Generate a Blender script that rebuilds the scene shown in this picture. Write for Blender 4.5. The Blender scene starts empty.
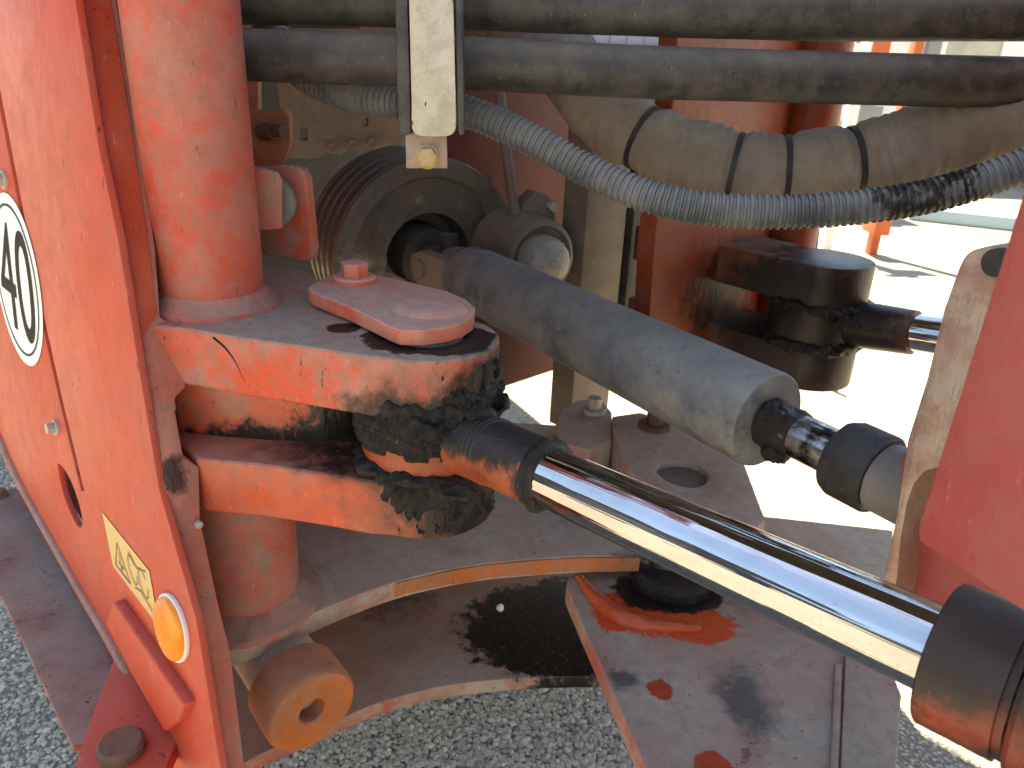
import bpy, bmesh, math, random
from mathutils import Vector as V, Matrix, noise
random.seed(7)
S = bpy.context.scene
COL = S.collection
rad = math.radians

# ------------------------------------------------------------------ camera
F = 769.0
PITCH, ROLL = rad(22.5), rad(2.5)
CAM = V((0, 0, 1.05))
FW = V((0, math.cos(PITCH), -math.sin(PITCH)))
_R = V((1, 0, 0)); _U = _R.cross(FW)
RT = math.cos(ROLL) * _R + math.sin(ROLL) * _U
UP = -math.sin(ROLL) * _R + math.cos(ROLL) * _U
cd = bpy.data.cameras.new('camera'); cam = bpy.data.objects.new('camera', cd); COL.objects.link(cam)
cd.sensor_width = 36; cd.lens = F / 1024 * 36; cd.clip_start = .02; cd.clip_end = 400
m = Matrix((RT, UP, -FW)).transposed().to_4x4(); m.translation = CAM
cam.matrix_world = m
cd.dof.use_dof = True; cd.dof.focus_distance = .66; cd.dof.aperture_fstop = 13
S.camera = cam
# ------------------------------------------------------------------ light
SUN_EL = rad(64)
sd_ = V((-.47, .88, 0)).normalized()          # horizontal direction towards the sun
sun_dir = V((sd_.x * math.cos(SUN_EL), sd_.y * math.cos(SUN_EL), math.sin(SUN_EL)))
W = bpy.data.worlds.new('World'); S.world = W; W.use_nodes = True
wn = W.node_tree.nodes; wl = W.node_tree.links
bg = wn['Background']; sky = wn.new('ShaderNodeTexSky'); sky.sky_type = 'NISHITA'; sky.sun_disc = False
sky.sun_elevation = SUN_EL; sky.sun_rotation = math.atan2(sd_.x, sd_.y)
sky.dust_density = .3; sky.air_density = 1.0; sky.altitude = 600
wl.new(sky.outputs[0], bg.inputs[0]); bg.inputs[1].default_value = .095
sl = bpy.data.lights.new('sun', 'SUN'); sl.energy = 4.6; sl.angle = rad(.5); sl.color = (1, .95, .87)
so = bpy.data.objects.new('sun', sl); COL.objects.link(so)
so.rotation_euler = sun_dir.to_track_quat('Z', 'Y').to_euler()
S.view_settings.view_transform = 'Standard'; S.view_settings.look = 'None'
S.view_settings.exposure = 2.5; S.view_settings.gamma = 1
S.view_settings.use_white_balance = True
S.view_settings.white_balance_temperature = 8400
S.view_settings.white_balance_tint = 9
S.render.engine = 'CYCLES'

# ------------------------------------------------------------------ measuring helpers (photo survey -> metres)
def ray(px, py): return FW + (px - 512) / F * RT + (384 - py) / F * UP
def C(px, py, z): return CAM + z * ray(px, py)
def onz(px, py, zw):
    d = ray(px, py); return CAM + d * ((zw - CAM.z) / d.z)
def onp(px, py, p0, n):
    d = ray(px, py); return CAM + d * ((p0 - CAM).dot(n) / d.dot(n))
def L(px, z): return px * z / F

# ------------------------------------------------------------------ mesh helpers
def link(name, me, mat, parent=None, smooth=35, **kw):
    o = bpy.data.objects.new(name, me)
    if mat: me.materials.append(M[mat] if isinstance(mat, str) else mat)
    COL.objects.link(o)
    WL[o] = V((0, 0, 0))
    if parent is not None:
        o.parent = parent; o.matrix_parent_inverse = Matrix.Translation(-WL[parent])
    if smooth is not None:
        me.shade_smooth(); me.set_sharp_from_angle(angle=rad(smooth))
    for k, v in kw.items(): o[k] = v
    return o
WL = {}
def empty(name, loc, label, cat, group=None):
    o = bpy.data.objects.new(name, None); COL.objects.link(o); o.location = loc
    o.empty_display_size = .05; WL[o] = V(loc)
    o['label'] = label; o['category'] = cat
    if group: o['group'] = group
    return o
def fin(bm, name):
    bmesh.ops.recalc_face_normals(bm, faces=bm.faces[:])
    me = bpy.data.meshes.new(name); bm.to_mesh(me); bm.free(); return me
def bevel(bm, w, seg=2, ang=30):
    if w <= 0: return
    es = [e for e in bm.edges if len(e.link_faces) == 2 and e.calc_face_angle(0) > rad(ang)]
    bmesh.ops.bevel(bm, geom=es, offset=w, segments=seg, profile=.6, affect='EDGES', clamp_overlap=True)
def prism(pts, vec, bev=.0015, seg=2, holes=None):
    """closed solid: polygon pts (3D) extruded by vec"""
    bm = bmesh.new()
    a = [bm.verts.new(p) for p in pts]; b = [bm.verts.new(p + vec) for p in pts]
    n = len(pts)
    bm.faces.new(a); bm.faces.new(b[::-1])
    for i in range(n): bm.faces.new((a[i], b[i], b[(i + 1) % n], a[(i + 1) % n]))
    bmesh.ops.recalc_face_normals(bm, faces=bm.faces[:])
    bevel(bm, bev, seg, 25)
    return bm
def frame_axes(ax):
    ax = ax.normalized(); t = V((0, 0, 1)) if abs(ax.z) < .9 else V((1, 0, 0))
    u = t.cross(ax).normalized(); return u, ax.cross(u), ax
def lathe(o, ax, prof, seg=40, bm=None, wob=0, wsc=20, closed=False):
    """prof: list of (distance along ax, radius)"""
    own = bm is None
    bm = bm or bmesh.new(); u, v, ax = frame_axes(ax); rings = []
    for t, r in prof:
        if r <= 1e-6: rings.append([bm.verts.new(o + ax * t)])
        else:
            rg = []
            for k in range(seg):
                a = 2 * math.pi * k / seg
                p = o + ax * t + (u * math.cos(a) + v * math.sin(a)) * r
                if wob: p += (p - o - ax * t).normalized() * wob * noise.noise(p * wsc)
                rg.append(bm.verts.new(p))
            rings.append(rg)
    for A, B in zip(rings, rings[1:]):
        if len(A) == 1 and len(B) == 1: continue
        for k in range(seg):
            if len(A) == 1: bm.faces.new((A[0], B[k], B[(k + 1) % seg]))
            elif len(B) == 1: bm.faces.new((A[k], B[0], A[(k + 1) % seg]))
            else: bm.faces.new((A[k], B[k], B[(k + 1) % seg], A[(k + 1) % seg]))
    if closed:
        A, B = rings[-1], rings[0]
        for k in range(seg): bm.faces.new((A[k], B[k], B[(k + 1) % seg], A[(k + 1) % seg]))
    return bm
def crom(pts, n):
    """Catmull-Rom through 3D points"""
    P = [pts[0] * 2 - pts[1]] + list(pts) + [pts[-1] * 2 - pts[-2]]; out = []
    for i in range(1, len(P) - 2):
        for k in range(n):
            t = k / n; a, b, c, d = P[i - 1], P[i], P[i + 1], P[i + 2]
            out.append(.5 * ((2 * b) + (c - a) * t + (2 * a - 5 * b + 4 * c - d) * t * t + (3 * b - a - 3 * c + d) * t ** 3))
    out.append(P[-2]); return out
def crom2(pts, n):
    q = crom([V((x, y, 0)) for x, y in pts], n); return [(p.x, p.y) for p in q]
def tube(path, rf, seg=20, bm=None, cap=True):
    """rf: radius or function(arc length, index, angle)"""
    bm = bm or bmesh.new(); rings = []; s = 0; u = None
    for i, p in enumerate(path):
        t = (path[min(i + 1, len(path) - 1)] - path[max(i - 1, 0)]).normalized()
        if i: s += (p - path[i - 1]).length
        if u is None: u = frame_axes(t)[0]
        u = (u - t * u.dot(t)).normalized(); v = t.cross(u); rg = []
        for k in range(seg):
            a = 2 * math.pi * k / seg
            r = rf(s, i, a) if callable(rf) else rf
            rg.append(bm.verts.new(p + (u * math.cos(a) + v * math.sin(a)) * r))
        rings.append(rg)
    for A, B in zip(rings, rings[1:]):
        for k in range(seg): bm.faces.new((A[k], B[k], B[(k + 1) % seg], A[(k + 1) % seg]))
    if cap: bm.faces.new(rings[0][::-1]); bm.faces.new(rings[-1])
    return bm
def resample(path, step):
    out = [path[0]]; acc = 0
    for a, b in zip(path, path[1:]):
        l = (b - a).length; t = step - acc
        while t <= l and l > 0: out.append(a.lerp(b, t / l)); t += step
        acc = (acc + l) % step if l else acc
        acc = l - (t - step) if l else acc
    return out
def box(c, ux, uy, uz, bev=.0015):
    """box centred c with half-axis vectors"""
    pts = [c - ux - uy - uz, c + ux - uy - uz, c + ux + uy - uz, c - ux + uy - uz]
    return prism(pts, uz * 2, bev)
def hexbolt(name, o, ax, r, h, mat, parent, washer=1.5, wh=.35, rot=.3):
    bm = bmesh.new(); u, v, ax = frame_axes(ax)
    if washer: lathe(o, ax, [(0, 0), (0, r * washer), (h * wh * .75, r * washer), (h * wh, r * washer * .9), (h * wh, 0)], 32, bm)
    z0 = h * wh * .6 if washer else 0
    pts = [o + ax * z0 + (u * math.cos(rot + k * math.pi / 3) + v * math.sin(rot + k * math.pi / 3)) * r for k in range(6)]
    b2 = prism(pts, ax * (h - z0), r * .09, 2); me2 = bpy.data.meshes.new('t'); b2.to_mesh(me2); b2.free(); bm.from_mesh(me2); bpy.data.meshes.remove(me2)
    return link(name, fin(bm, name), mat, parent, 30)
def lump(bm, amp, sc, seed=0, oct=4):
    off = V((seed * 3.1, seed * 1.7, seed * .9))
    bm.normal_update()
    mv = [(v, v.normal * amp * noise.fractal(v.co * sc + off, .9, 2.1, oct)) for v in bm.verts]
    for v, d in mv: v.co += d
def mesh_text(body, font_scale=1.0):
    cu = bpy.data.curves.new('txt', 'FONT'); cu.body = body; cu.align_x = 'CENTER'; cu.align_y = 'CENTER'; cu.size = 1; cu.resolution_u = 8
    o = bpy.data.objects.new('txt', cu); COL.objects.link(o)
    dg = bpy.context.evaluated_depsgraph_get()
    me = bpy.data.meshes.new_from_object(o.evaluated_get(dg)); bpy.data.objects.remove(o); bpy.data.curves.remove(cu); return me

# ------------------------------------------------------------------ materials
M = {}
class NT:
    def __init__(s, name):
        s.m = bpy.data.materials.new(name); s.m.use_nodes = True; s.t = s.m.node_tree; s.b = s.t.nodes['Principled BSDF']
        s.geo = s.t.nodes.new('ShaderNodeNewGeometry'); M[name] = s.m
    def n(s, ty, **kw):
        x = s.t.nodes.new(ty)
        for k, v in kw.items(): setattr(x, k, v)
        return x
    def set(s, sock, v):
        if hasattr(v, 'is_output'): s.t.links.new(v, sock)
        elif v is not None:
            if isinstance(v, (tuple, list)) and len(v) == 3 and sock.type == 'RGBA': v = (*v, 1)
            sock.default_value = v
    def noise(s, scale, detail=5, rough=.6, vec=None, dist=0, col=False):
        x = s.n('ShaderNodeTexNoise'); x.inputs['Scale'].default_value = scale; x.inputs['Detail'].default_value = detail
        x.inputs['Roughness'].default_value = rough; x.inputs['Distortion'].default_value = dist
        s.set(x.inputs['Vector'], vec if vec is not None else s.geo.outputs['Position'])
        return x.outputs['Color'] if col else x.outputs['Fac']
    def math(s, op, a, b=None, c=None, clamp=False):
        x = s.n('ShaderNodeMath', operation=op, use_clamp=clamp); s.set(x.inputs[0], a); s.set(x.inputs[1], b)
        if c is not None: s.set(x.inputs[2], c)
        return x.outputs[0]
    def ramp(s, v, a, b, lo=0., hi=1.):
        x = s.n('ShaderNodeMapRange', interpolation_type='SMOOTHSTEP'); s.set(x.inputs[0], v)
        for i, q in enumerate((a, b, lo, hi)): s.set(x.inputs[i + 1], q)
        return x.outputs[0]
    def mix(s, f, a, b):
        x = s.n('ShaderNodeMix', data_type='RGBA'); s.set(x.inputs[0], f); s.set(x.inputs[6], a); s.set(x.inputs[7], b); return x.outputs[2]
    def vmath(s, op, a, b=None):
        x = s.n('ShaderNodeVectorMath', operation=op); s.set(x.inputs[0], a)
        if b is not None: s.set(x.inputs[1], b)
        return x
    def dist(s, p, scale=(1, 1, 1), wob=.02, wsc=45):
        """noisy distance from world point p"""
        q = s.vmath('SUBTRACT', s.geo.outputs['Position'], tuple(p)).outputs[0]
        q = s.vmath('MULTIPLY', q, tuple(scale)).outputs[0]
        l = s.vmath('LENGTH', q).outputs['Value']
        nz = s.math('SUBTRACT', s.noise(wsc, 5, .65), .5)
        return s.math('MULTIPLY_ADD', nz, wob * 2, l)
    def bump(s, h, strength=.3, d=.002, prev=None):
        x = s.n('ShaderNodeBump'); x.inputs['Strength'].default_value = strength; x.inputs['Distance'].default_value = d
        s.set(x.inputs['Height'], h)
        if prev is not None: s.t.links.new(prev, x.inputs['Normal'])
        return x.outputs[0]
    def done(s, col, rough, metal=0, normal=None, spec=None):
        s.set(s.b.inputs['Base Color'], col); s.set(s.b.inputs['Roughness'], rough); s.set(s.b.inputs['Metallic'], metal)
        if normal is not None: s.t.links.new(normal, s.b.inputs['Normal'])
        if spec is not None: s.b.inputs['Specular IOR Level'].default_value = spec
        return s.m

GREASE = (.016, .0125, .010); DUST = (.34, .275, .215); RUST = (.13, .045, .018)
def paint(name, base, fade, dust=.5, top=.6, rough=.45, stains=(), spots=.5, scale=1.0, fadeamt=.5, dustcol=DUST, chips=.25, bumps=.3, mott=.38, metal=0, spec=.35):
    """weathered machine paint: fading, settled dust (more on faces that look up), flecks, chips, stains"""
    s = NT(name); sc = scale
    n1 = s.noise(13 * sc, 5, .68); n2 = s.noise(58 * sc, 5, .72); n3 = s.noise(9 * sc, 2, .6, vec=s.vmath('ADD', s.geo.outputs['Position'], (3.7, 1.3, 7.1)).outputs[0])
    c = s.mix(s.math('MULTIPLY', s.ramp(n3, .5 - .25 * fadeamt, .66), .85), base, fade)
    c = s.mix(s.math('MULTIPLY', s.ramp(n2, .40, .66), mott), c, tuple(x * .62 for x in base))
    up = s.n('ShaderNodeSeparateXYZ'); s.t.links.new(s.geo.outputs['Normal'], up.inputs[0])
    nn = s.math('MULTIPLY_ADD', n2, .42, s.math('MULTIPLY', n1, .58))
    u = s.ramp(up.outputs[2], -.1, .9, 0, top)
    dm = s.math('MULTIPLY', s.ramp(nn, .43, .60), dust)
    dm = s.math('MAXIMUM', dm, s.math('MULTIPLY', u, s.ramp(nn, .36, .56, .5, 1)))
    c = s.mix(dm, c, s.mix(s.ramp(n2, .35, .7), dustcol, tuple(x * .72 for x in dustcol)))
    sf = s.noise(170 * sc, 3, .7, vec=s.vmath('MULTIPLY', s.geo.outputs['Position'], (1, 1, .3)).outputs[0])
    c = s.mix(s.math('MULTIPLY', s.ramp(sf, .64, .72), .5 * spots), c, tuple(min(1, x * 1.1 + .14) for x in fade))
    c = s.mix(s.math('MULTIPLY', s.ramp(sf, .335, .30), .8 * spots), c, (.03, .018, .012))
    if chips: c = s.mix(s.math('MULTIPLY', s.ramp(s.math('MULTIPLY_ADD', n1, .5, s.math('MULTIPLY', n2, .5)), .395, .375), chips), c, (.09, .055, .04))
    r = s.math('MULTIPLY_ADD', dm, .40, rough); r = s.math('MULTIPLY_ADD', n2, .25, s.math('SUBTRACT', r, .12))
    h = s.math('MULTIPLY_ADD', dm, .5, s.math('MULTIPLY_ADD', sf, .6, n2))
    gtot = None; w = None
    for st in stains:
        p, rd, col, sca = st[:4]; wob = st[4] if len(st) > 4 else .028; soft = st[5] if len(st) > 5 else .75
        if w is None: w = s.math('MULTIPLY_ADD', s.noise(42, 5, .68), 2, -1)
        q = s.vmath('MULTIPLY', s.vmath('SUBTRACT', s.geo.outputs['Position'], tuple(p)).outputs[0], tuple(sca)).outputs[0]
        k = s.ramp(s.math('MULTIPLY_ADD', w, wob * 1.4, s.vmath('LENGTH', q).outputs['Value']), rd * soft, rd, 1, 0)
        k = s.math('MULTIPLY', k, s.ramp(sf, .30, .45, .72, 1))
        if len(st) > 6: k = s.math('MULTIPLY', k, st[6])
        c = s.mix(k, c, col); gtot = k if gtot is None else s.math('MAXIMUM', gtot, k)
        if col[0] < .05: r = s.math('MULTIPLY_ADD', k, s.math('SUBTRACT', .40, r), r)
    if gtot is not None: h = s.math('MULTIPLY_ADD', gtot, s.math('MULTIPLY', sf, 3.0), h)
    return s.done(c, r, metal, s.bump(h, bumps, .0014), spec)
def plate(outer, vec, holes=(), bev=.001):
    """flat plate with holes: outline + hole loops (3D, coplanar), extruded by vec"""
    bm = bmesh.new(); es = []
    for lp in (outer, *holes):
        vs = [bm.verts.new(p) for p in lp]
        es += [bm.edges.new((vs[i], vs[(i + 1) % len(vs)])) for i in range(len(vs))]
    nn = vec.normalized()
    bmesh.ops.triangle_fill(bm, use_beauty=True, edges=es, normal=nn)
    r = bmesh.ops.extrude_face_region(bm, geom=bm.faces[:])
    bmesh.ops.translate(bm, verts=[g for g in r['geom'] if isinstance(g, bmesh.types.BMVert)], vec=vec)
    bmesh.ops.recalc_face_normals(bm, faces=bm.faces[:])
    bevel(bm, bev, 2, 40)
    return bm
def circ(c, u, v, ru, rv=None, n=40, a0=0, a1=2 * math.pi):
    rv = rv or ru; full = abs(a1 - a0 - 2 * math.pi) < 1e-6
    return [c + u * ru * math.cos(a0 + (a1 - a0) * k / (n if full else n - 1)) + v * rv * math.sin(a0 + (a1 - a0) * k / (n if full else n - 1)) for k in range(n)]
Z = V((0, 0, 1))

# ------------------------------------------------------------------ survey anchors
P0 = C(137, 330, .70)                               # convex corner of the left half
DD = V((-1, 1, 0)).normalized()                 # left half: axis, pointing away from the joint
EE = V((DD.y, -DD.x, 0))                            # left half: across the machine
SV = (Z + math.tan(rad(5)) * EE).normalized()       # the side panel leans: its foot stands further out
NI = DD.cross(SV).normalized()
if NI.dot(EE) < 0: NI = -NI
PIN = V((-.082, .693, 0))                           # near steering pin axis
ZU1, ZU0, ZL1, ZL0 = .809, .750, .684, .624         # lug faces
FPIN = C(820, 287, 1.14); FPIN.z = 0                # far steering pin axis
DR = V((-.33, .94, 0)).normalized(); NR = V((-DR.y, DR.x, 0))   # right half: axis and outward normal
PR = C(918, 538, .385)
def pan(px, py): return onp(px, py, P0, NI)         # side panel plane
EDG = (pan(75, 0) - pan(220, 768)).normalized(); NE = EDG.cross(EE).normalized()
if NE.dot(DD) < 0: NE = -NE
def endp(px, py): return onp(px, py, P0 + DD * .022, NE)        # end plate plane
def rpan(px, py): return onp(px, py, PR, NR)
ROD0 = C(432, 437, .73); ROD0.x, ROD0.y = PIN.x, PIN.y; ROD0.z = .717
ROD1 = C(934, 649, .435)
RD = (ROD1 - ROD0).normalized()

# ------------------------------------------------------------------ material library
RED = (.62, .072, .028); PINK = (.60, .15, .10); ORANGE = (.66, .105, .022)
g = GREASE
paint('panel_paint', (.50, .050, .022), (.50, .074, .042), dust=.16, top=.15, rough=.52, spec=.2, spots=.8, scale=.55, fadeamt=.8, chips=.15, mott=.16)
paint('strip_paint', (.52, .050, .014), (.50, .075, .032), dust=.2, top=.2, rough=.42, spots=.9, chips=.2)
paint('post_paint', (.54, .052, .022), (.47, .10, .066), dust=.42, top=.8, rough=.5, spots=.7, fadeamt=.6, chips=.6,
      stains=[(C(166, 133, .66), .010, (.05, .04, .033), (.55, 1, 2.6), .006, .7), (C(233, 150, .70), .011, (.05, .04, .033), (.6, 1, 2.2), .006, .7)])
paint('frame_paint', (.52, .075, .038), (.46, .16, .115), dust=.72, top=.85, rough=.55, spots=.8, chips=.5,
      stains=[(endp(172, 474), .020, g, (1, 1, .8), .012, .5, .9)])
paint('upper_lug_paint', (.57, .066, .026), (.54, .12, .075), dust=.58, top=.95, rough=.45, spots=1.0, chips=.5,
      stains=[(V((-.05, .650, .750)), .085, (.16, .06, .033), (.7, 1, 1.1), .03, .3, .75), (V((-.028, .668, .752)), .078, g, (1, 1, 1.05), .022, .6), (V((-.085, .622, .748)), .050, g, (.42, 1, 1.2), .022, .4),
              (onz(430, 338, .809), .050, g, (.75, 1, 1), .014, .9), (onz(345, 328, .809), .017, g, (1, 1, 1), .008, .8)])
paint('lower_lug_paint', (.60, .078, .026), (.55, .12, .062), dust=.36, top=.5, rough=.45, spots=.6, chips=.3,
      stains=[(V((-.05, .66, .665)), .125, (.15, .055, .03), (.8, 1, 1.1), .04, .3, .8), (V((-.03, .665, .672)), .108, g, (1, 1, 1.30), .034, .6), (V((-.11, .70, .698)), .125, g, (.62, .8, 4.2), .030, .5)])
paint('web_paint', (.62, .085, .025), (.42, .16, .10), dust=.5, top=.7, rough=.5, spots=.7, chips=.4,
      stains=[(V((-.150, .72, .712)), .072, g, (.9, 1, .9), .04, .7), (V((-.2, .70, .684)), .025, g, (.15, .3, 1), .015, .6)])
paint('dusty_casting', (.38, .16, .115), (.40, .29, .225), dust=.95, top=.95, rough=.65, spots=.7, dustcol=(.50, .42, .33), chips=.5,
      stains=[(onz(650, 575, .44), .07, g, (1, 1, 1), .03, .6)])
paint('oily_plate', (.33, .08, .055), (.26, .17, .13), dust=.85, top=.7, rough=.6, spots=.9, dustcol=(.40, .335, .265), chips=.4,
      stains=[(onz(565, 628, .27), .125, (.010, .008, .007), (.75, 1, 1), .035, .85), (onz(385, 585, .27), .10, (.02, .015, .012), (1, 1, 1), .05, .4, .7)], bumps=.10)
paint('weld_plate_paint', (.42, .095, .07), (.34, .235, .185), dust=.7, top=.78, rough=.55, spots=.9, dustcol=(.44, .38, .30), chips=.7,
      stains=[(onz(630, 612, .40), .05, (.62, .075, .012), (.9, 1, 1), .02, .8), (onz(700, 625, .40), .040, (.62, .075, .012), (.8, 1, 1), .022, .8),
              (onz(660, 690, .40), .017, (.42, .05, .012), (1, 1, 1), .008, .8), (onz(715, 768, .40), .022, (.42, .05, .012), (1, 1, 1), .008, .8),
              (onz(668, 592, .40), .062, (.010, .008, .008), (.75, 1.3, 1), .016, .85),
              (onz(745, 700, .40), .055, (.035, .033, .03), (1.3, .7, 1), .03, .3, .8), (onz(625, 680, .40), .02, (.06, .055, .05), (1, 1, 1), .012, .4, .8)])
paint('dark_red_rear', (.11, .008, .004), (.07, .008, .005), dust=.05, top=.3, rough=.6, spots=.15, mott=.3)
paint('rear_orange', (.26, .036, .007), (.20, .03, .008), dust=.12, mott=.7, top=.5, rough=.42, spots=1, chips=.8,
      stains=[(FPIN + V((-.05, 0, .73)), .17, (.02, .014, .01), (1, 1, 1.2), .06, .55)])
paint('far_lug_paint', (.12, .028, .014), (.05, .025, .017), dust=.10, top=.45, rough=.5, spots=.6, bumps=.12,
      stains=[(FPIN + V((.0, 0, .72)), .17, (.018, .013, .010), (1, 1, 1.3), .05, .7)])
paint('right_panel_paint', (.28, .036, .038), (.30, .05, .047), dust=.14, top=.1, rough=.42, spots=.5, fadeamt=.5, chips=0, mott=.1)
paint('pin_plate_paint', (.64, .10, .05), (.60, .18, .125), dust=.35, top=.85, rough=.45, spots=.5, chips=.2, dustcol=(.54, .37, .29))
paint('rusty_orange', (.46, .115, .025), (.30, .09, .03), dust=.35, top=.4, rough=.7, spots=.8, chips=.8)
paint('beige_dirt', (.30, .25, .19), (.24, .20, .15), dust=.5, top=.5, rough=.8, spots=.7)
paint('dark_metal', (.035, .032, .03), (.07, .06, .05), dust=.35, top=.5, rough=.5, dustcol=(.16, .13, .10))
paint('grey_metal', (.20, .19, .18), (.13, .12, .11), dust=.4, top=.5, rough=.45, dustcol=(.24, .20, .16))
paint('drum_metal', (.20, .18, .16), (.27, .245, .215), dust=.75, top=.2, rough=.30, dustcol=(.20, .165, .125), spots=.5, metal=.6)
paint('brown_metal', (.19, .145, .105), (.13, .10, .07), dust=.4, top=.5, rough=.5, dustcol=(.32, .26, .20))
paint('shaft_paint', (.050, .066, .092), (.16, .175, .19), dust=.60, top=.85, rough=.6, dustcol=(.34, .315, .265), spots=.8, fadeamt=.9)
paint('zinc', (.45, .42, .36), (.36, .33, .28), dust=.4, top=.4, rough=.42)
paint('rubber_hose', (.026, .026, .028), (.060, .056, .050), dust=.30, top=.75, rough=.5, dustcol=(.22, .19, .155), spots=1.2, scale=2.0,
      stains=[(C(960, 82, .85), .06, (.035, .02, .012), (.6, 1, 1), .03, .5, .8)])
paint('rubber_black', (.012, .012, .012), (.03, .03, .03), dust=.25, top=.4, rough=.55, dustcol=(.12, .11, .10))
paint('conduit_plastic', (.060, .070, .082), (.13, .14, .15), dust=.45, top=.75, rough=.42, dustcol=(.33, .31, .28), spots=.4,
      stains=[(C(905, 205, .80), .055, (.03, .025, .02), (1, 1, 1), .05, .6), (C(960, 190, .78), .03, (.02, .015, .012), (1, 1, 1), .04, .6)])
paint('sleeve_fabric', (.23, .18, .135), (.17, .13, .10), dust=.5, top=.7, rough=.85, dustcol=(.38, .32, .255), spots=.3,
      stains=[(C(960, 155, .95), .05, (.05, .035, .025), (1, 1, 1), .05, .5), (C(1000, 130, .95), .07, (.14, .06, .03), (1, 1, 1), .04, .3, .7), (C(680, 165, .95), .02, (.08, .07, .06), (1, 1, 1), .02, .3, .8)])
paint('cream_paint', (.52, .47, .37), (.56, .52, .44), dust=.3, top=.3, rough=.5, spots=1.6, dustcol=(.36, .30, .22), chips=.6)
paint('step_paint', (.20, .022, .022), (.10, .045, .04), dust=.85, top=.85, rough=.85, spots=1.6, dustcol=(.31, .235, .19), chips=.5)
paint('rust_bolt', (.16, .075, .045), (.11, .05, .035), dust=.4, top=.3, rough=.75, dustcol=(.2, .13, .1))
paint('barrel_paint', (.030, .018, .014), (.020, .013, .011), dust=.1, top=.3, rough=.38, spots=.6, dustcol=(.10, .06, .045),
      stains=[(C(930, 745, .40), .030, (.26, .045, .02), (1, 1, 1), .02, .2), (C(990, 765, .37), .035, (.18, .035, .018), (1, 1, 1), .02, .2)])  # low red-brown patches: rust tone plus a red reflection painted in
paint('eye_paint', (.50, .085, .028), (.30, .07, .03), dust=.2, top=.4, rough=.42, spots=.8,
      stains=[(ROD0, .5, (.24, .06, .028), (1, 1, 1), .02, .3, .55), (V((-.082, .66, .775)), .060, (.022, .019, .016), (.3, .3, 1), .016, .8), (ROD0 + RD * .115 + V((0, .02, .058)), .056, (.030, .024, .021), (.45, .45, 1), .014, .7), (ROD0 + RD * .175, .042, (.025, .021, .019), (1, 1, 1), .012, .8), (V((-.082, .693, .66)), .035, g, (.4, .4, 1), .012, .8)])

paint('dusty_pink', (.42, .20, .155), (.44, .35, .28), dust=.95, top=1.0, rough=.65, spots=.8, dustcol=(.50, .43, .35), chips=.4)
paint('dusty_tab', (.40, .20, .15), (.36, .29, .24), dust=.6, top=.4, rough=.6, spots=.4)
paint('gold_zinc', (.50, .33, .12), (.42, .30, .15), dust=.25, top=.2, rough=.38, spots=.2)
paint('weld_orange', (.62, .075, .012), (.50, .06, .012), dust=.12, top=.12, rough=.4, spots=.7)
s = NT('slip_steel'); s.done(s.mix(s.ramp(s.noise(50, 5), .4, .65), (.38, .39, .40), (.03, .03, .03)), s.ramp(s.noise(40, 4), .3, .7, .15, .4), 1)

s = NT('chrome')                                     # hard chrome with faint lengthwise polishing waves
al = s.vmath('DOT_PRODUCT', s.geo.outputs['Position'], tuple(RD)).outputs['Value']
q_ = s.vmath('SCALE', tuple(RD)); s.t.links.new(s.math('MULTIPLY', al, -137.), q_.inputs['Scale'])
q_ = s.vmath('ADD', s.vmath('MULTIPLY', s.geo.outputs['Position'], (140, 140, 140)).outputs[0], q_.outputs[0]).outputs[0]
s.done(s.mix(s.math('MULTIPLY', s.ramp(s.noise(260, 3, .7), .66, .74), .5), s.mix(s.ramp(s.noise(9, 4, .7), .45, .7), (.48, .495, .52), (.40, .40, .41)), (.16, .13, .10)), s.ramp(s.noise(140, 4, .7), .45, .75, .03, .13), 1, s.bump(s.noise(1, 3, .6, vec=q_), .30, .0022))
s = NT('grease')
h = s.math('ADD', s.noise(90, 8, .75), s.math('MULTIPLY', s.noise(420, 4, .7), .35))
s.done(s.mix(s.ramp(s.noise(60, 6, .7), .4, .75), (.008, .0062, .005), (.032, .023, .017)), s.ramp(s.noise(70, 5, .7), .35, .7, .24, .62), 0, s.bump(h, .9, .006))
s = NT('cut_steel')                                  # flame-cut, scraped plate edge
sv = s.vmath('MULTIPLY', s.geo.outputs['Position'], (60, 60, 420)).outputs[0]
st = s.noise(1, 5, .7, vec=sv)
sv2 = s.vmath('MULTIPLY', s.geo.outputs['Position'], (500, 500, 40)).outputs[0]
c = s.mix(s.ramp(s.noise(22, 5, .7), .4, .62), (.46, .36, .26), (.36, .20, .15))
c = s.mix(s.math('MULTIPLY', s.ramp(s.noise(1, 4, .7, vec=sv2), .55, .7), .6), c, (.10, .06, .045))
s.done(c, .42, .25, s.bump(st, .5, .002))
s = NT('white_film'); s.done(s.mix(s.ramp(s.noise(40, 5), .4, .8), (.74, .77, .76), (.60, .60, .56)), .35)
s = NT('teal_ink'); s.done((.03, .065, .07), .75, 0, None, .15)
s = NT('black_ink'); s.done((.012, .013, .016), .75, 0, None, .15)
s = NT('decal_yellow'); s.done(s.mix(s.ramp(s.noise(80, 5), .35, .75), (.56, .34, .075), (.50, .34, .16)), .42)
s = NT('decal_ink'); s.done((.10, .09, .06), .5)
s = NT('amber_lens')
wv = s.n('ShaderNodeTexWave', wave_type='BANDS', bands_direction='Z'); wv.inputs['Scale'].default_value = 190
s.t.links.new(s.geo.outputs['Position'], wv.inputs['Vector'])
s.done(s.mix(s.ramp(s.noise(60, 3), .3, .7), (.92, .25, .006), (.95, .31, .012)), .22, 0, s.bump(wv.outputs['Fac'], .5, .0012))
s = NT('white_plastic'); s.done((.72, .70, .66), .4)
s = NT('asphalt_binder')
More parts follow.
